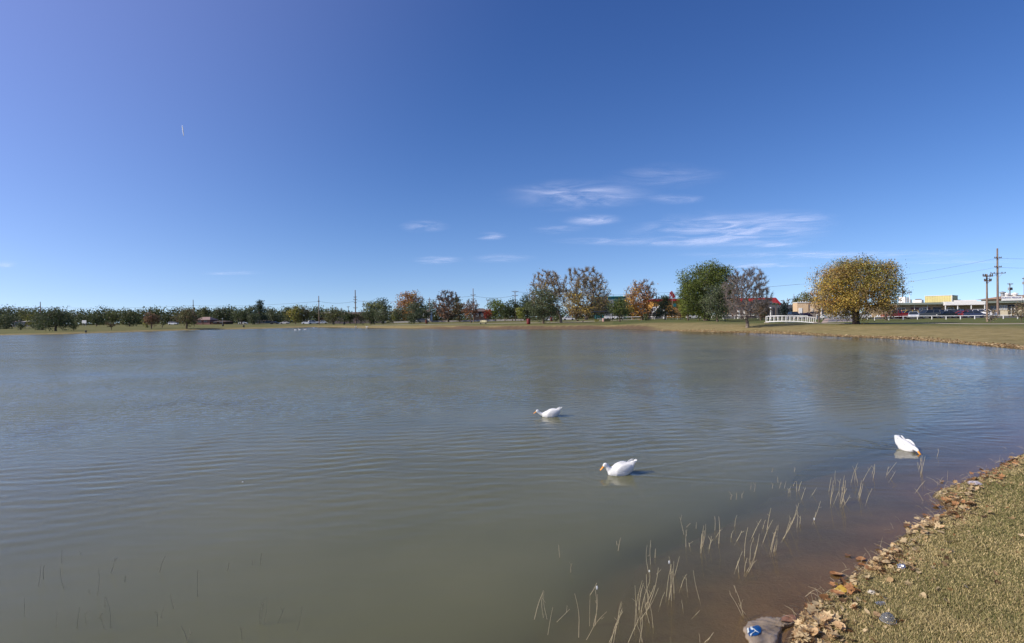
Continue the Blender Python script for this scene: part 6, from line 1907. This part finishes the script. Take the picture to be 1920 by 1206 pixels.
for st in ([(1406.5, 1187), (1410.5, 1186), (1410.5, 1192), (1418.5, 1196.5), (1424, 1201), (1417, 1197.5), (1408, 1192)], [(1406, 1199), (1416, 1196.6), (1416, 1198), (1409, 1201), (1408, 1204)], [(1400.5, 1188), (1403, 1187), (1405, 1196), (1402, 1197)]):
    patch(st, .010, PALEP, 'pale_stroke', bag)
patch([(1466, 1163), (1474, 1158.5), (1486, 1157.5), (1493, 1161), (1493, 1168), (1483, 1172.5), (1468, 1175), (1464, 1171)], .006, mat('rust_brown_plastic', (.28, .135, .07), .45, .3, 14, bump=.4), 'stained_corner', bag)
# clear plastic cup lid, foil ball, clear wrapper by the cove
CLEAR = mat('clear_plastic', (.86, .86, .85), .15, .03, 10, trans=.9, spec=.35)
p = ground_at_px(1665, 1163, .03); cup = empty('plastic_cup', 'crushed clear plastic dome lying in the grass near the bottom edge', 'plastic cup', p)
dm = MB(); n = 20
for j, (r, z) in enumerate([(.050, 0), (.049, .014), (.043, .030), (.032, .041), (.016, .047), (.002, .049)]):
    for k in range(n):
        a = 2 * PI * k / n; rr_ = r * (1 + .06 * math.sin(3 * a + j) + .04 * math.sin(7 * a)); dm.v.append((rr_ * math.cos(a), rr_ * math.sin(a), z * (1 + .15 * math.sin(2 * a))))
for j in range(5):
    for k in range(n): dm.f.append((j * n + k, j * n + (k + 1) % n, (j + 1) * n + (k + 1) % n, (j + 1) * n + k))
dm.build('dome', CLEAR, cup, smooth=True); MB().tube([(.053 * math.cos(a * .314), .053 * math.sin(a * .314), .001) for a in range(21)], .0022, 5).build('rim', CLEAR, cup)
def crumple(px, py, r, m, name, label, cat, flat=1.0, dz=.02):
    p = ground_at_px(px, py, dz); rs = np.random.RandomState(int(px))
    V, Fc = uvs((0, 0, 0), (r, r * .8, r * flat), 0, 16, 10); V = np.array(V)
    V *= 1 + .22 * rs.randn(len(V), 1) * (np.abs(V[:, :1]) < r * .98)
    b = MB(); b.add([tuple(v) for v in V], Fc); o = b.build(name, m, None, label=label, cat=cat); o.location = p
crumple(1690, 1062, .032, mat('foil', (.7, .7, .72), .22, .1, 20, metal=.9), 'foil_ball', 'small crumpled silver foil ball beside the leaves', 'foil ball', .8)
crumple(1828, 906, .075, mat('pale_plastic', (.62, .56, .56), .3, .1, 15, trans=.3), 'plastic_wrapper', 'pale crumpled plastic wrapper at the cove edge', 'wrapper', .35)
crumple(1650, 1131, .03, CLEAR, 'plastic_scrap', 'small clear plastic scrap in the grass above the dome', 'scrap', .4)
crumple(1634, 1110, .028, mat('pale_paper', (.55, .50, .40), .8, .1, 10), 'paper_scrap', 'pale crumpled paper scrap beside the yellow leaf', 'scrap', .5)

# long loose straws and thin twigs over the bank edge
tw = random.Random(6); tb = MB()
for k in range(260):
    i = tw.randrange(len(near_px) - 1); t = tw.random()
    x = near_px[i][0] * (1 - t) + near_px[i + 1][0] * t + tw.gauss(10, 14); y = near_px[i][1] * (1 - t) + near_px[i + 1][1] * t + tw.gauss(0, 9)
    if y > 1230: continue
    p = on_plane(x, y, .03); p = on_plane(x, y, max(gz(p.x, p.y), 0) + .01)
    a = tw.uniform(0, 6.28); L = tw.uniform(.05, .16); up = tw.uniform(0, .8) * L
    q = p + Vector((math.cos(a) * L, math.sin(a) * L, up)); mdl = (p + q) / 2 + Vector((0, 0, L * .12))
    tb.tube([p, mdl, q], [.0016, .0014, .0008], 3, cap=False)
me = tb.mesh('dry_twigs'); link('dry_twigs', me, STEM, GROUND, kind='stuff')

# ------------------------------------------------------------------ sky: contrail and thin cirrus
CLD = bpy.data.materials.new('ice_cloud'); CLD.use_nodes = True
nt = CLD.node_tree
for n_ in list(nt.nodes):
    if n_.type != 'OUTPUT_MATERIAL': nt.nodes.remove(n_)
A = nt.nodes.new
uvn = A('ShaderNodeAttribute'); uvn.attribute_name = 'patch'; sdn = A('ShaderNodeAttribute'); sdn.attribute_name = 'strength'
geo = A('ShaderNodeNewGeometry')
mp = A('ShaderNodeMapping'); mp.inputs['Scale'].default_value = (.0007, .0008, 1); mp.inputs['Rotation'].default_value = (0, 0, rad(24)); nt.links.new(geo.outputs['Position'], mp.inputs['Vector'])
wn = A('ShaderNodeTexNoise'); wn.inputs['Scale'].default_value = 1.6; wn.inputs['Detail'].default_value = 8; wn.inputs['Roughness'].default_value = .62; wn.inputs['Distortion'].default_value = 1.1
nt.links.new(mp.outputs[0], wn.inputs['Vector'])
ln_ = A('ShaderNodeVectorMath'); ln_.operation = 'LENGTH'; nt.links.new(uvn.outputs['Vector'], ln_.inputs[0])
fo = A('ShaderNodeMapRange'); fo.interpolation_type = 'SMOOTHERSTEP'; nt.links.new(ln_.outputs['Value'], fo.inputs['Value']); fo.inputs['From Min'].default_value = 1; fo.inputs['From Max'].default_value = .0; 
rp = A('ShaderNodeMapRange'); rp.interpolation_type = 'SMOOTHSTEP'; nt.links.new(wn.outputs['Fac'], rp.inputs['Value']); rp.inputs['From Min'].default_value = .30; rp.inputs['From Max'].default_value = 1.0
m1 = A('ShaderNodeMath'); m1.operation = 'MULTIPLY'; nt.links.new(fo.outputs[0], m1.inputs[0]); nt.links.new(rp.outputs[0], m1.inputs[1])
m2 = A('ShaderNodeMath'); m2.operation = 'MULTIPLY'; nt.links.new(m1.outputs[0], m2.inputs[0]); nt.links.new(sdn.outputs['Fac'], m2.inputs[1]); m2.use_clamp = True
tr = A('ShaderNodeBsdfTransparent'); tl = A('ShaderNodeBsdfTranslucent'); tl.inputs['Color'].default_value = (.95, .96, 1, 1)
df = A('ShaderNodeBsdfDiffuse'); df.inputs['Color'].default_value = (.95, .96, 1, 1)
ad = A('ShaderNodeAddShader'); nt.links.new(tl.outputs[0], ad.inputs[0]); nt.links.new(df.outputs[0], ad.inputs[1])
mx = A('ShaderNodeMixShader'); nt.links.new(m2.outputs[0], mx.inputs[0]); nt.links.new(tr.outputs[0], mx.inputs[1]); nt.links.new(tl.outputs[0], mx.inputs[2])
nt.links.new(mx.outputs[0], [n_ for n_ in nt.nodes if n_.type == 'OUTPUT_MATERIAL'][0].inputs['Surface'])
CLOUDS = [  # centre px, py, half width, half height, strength
    (1370, 432, 200, 34, 1.1), (1480, 412, 100, 18, .9), (1085, 366, 150, 28, .9), (1265, 373, 60, 10, .75), (1115, 413, 62, 11, 1.0), (797, 424, 48, 12, .8), (920, 443, 32, 8, 1.0),
    (820, 488, 52, 8, .8), (940, 484, 70, 9, .5), (1050, 430, 60, 9, .5), (1300, 455, 230, 7, .7), (1460, 460, 60, 5, .9), (1560, 478, 330, 8, .7), (1430, 500, 110, 14, .7), (1600, 512, 330, 9, .6),
    (435, 514, 62, 7, .6), (1800, 500, 160, 16, .6), (1830, 528, 160, 18, .7), (1250, 330, 120, 24, .35), (1150, 452, 120, 8, .5), (10, 496, 24, 7, .6), (1500, 545, 200, 12, .5)]
V, Q, PA, ST = [], [], [], []
ALT = 1500.0; nv = 0
for i, (cx_, cy_, hw, hh, st) in enumerate(CLOUDS):
    gx, gy = 12, 8
    for j in range(gy + 1):
        for k in range(gx + 1):
            a, b_ = k / gx * 2 - 1, j / gy * 2 - 1
            p = on_plane(cx_ + a * hw * 1.2, cy_ + b_ * hh * 1.35 - .10 * a * hh, ALT + i * 12.0)
            V.append(p[:]); PA.append((a, b_, 0)); ST.append(st * .72)
    for j in range(gy):
        for k in range(gx):
            b0 = nv + j * (gx + 1) + k; Q.append((b0, b0 + 1, b0 + gx + 2, b0 + gx + 1))
    nv += (gx + 1) * (gy + 1)
me = npmesh('cirrus_clouds', V, [np.array(Q)], smooth=True)
at = me.attributes.new('patch', 'FLOAT_VECTOR', 'POINT'); at.data.foreach_set('vector', np.array(PA, np.float32).ravel())
set_attr(me, 'strength', ST)
link('cirrus_clouds', me, CLD, kind='stuff', label='thin wispy white cirrus clouds low in the blue sky', cat='clouds')
a_, b_ = at_depth(341.7, 235, 3000), at_depth(344.5, 256, 3000)
pts = [a_.lerp(b_, k / 8) - a_ for k in range(9)]
o = MB().tube(pts, [.8, 2.2, 2.8, 2.9, 2.8, 2.6, 2.3, 1.8, .8], 8).build('contrail', mat('contrail_ice', (.85, .87, .9), 1, .03, .1), None, smooth=True, label='short bright vertical aircraft trail high in the left sky', cat='contrail')
o.location = a_
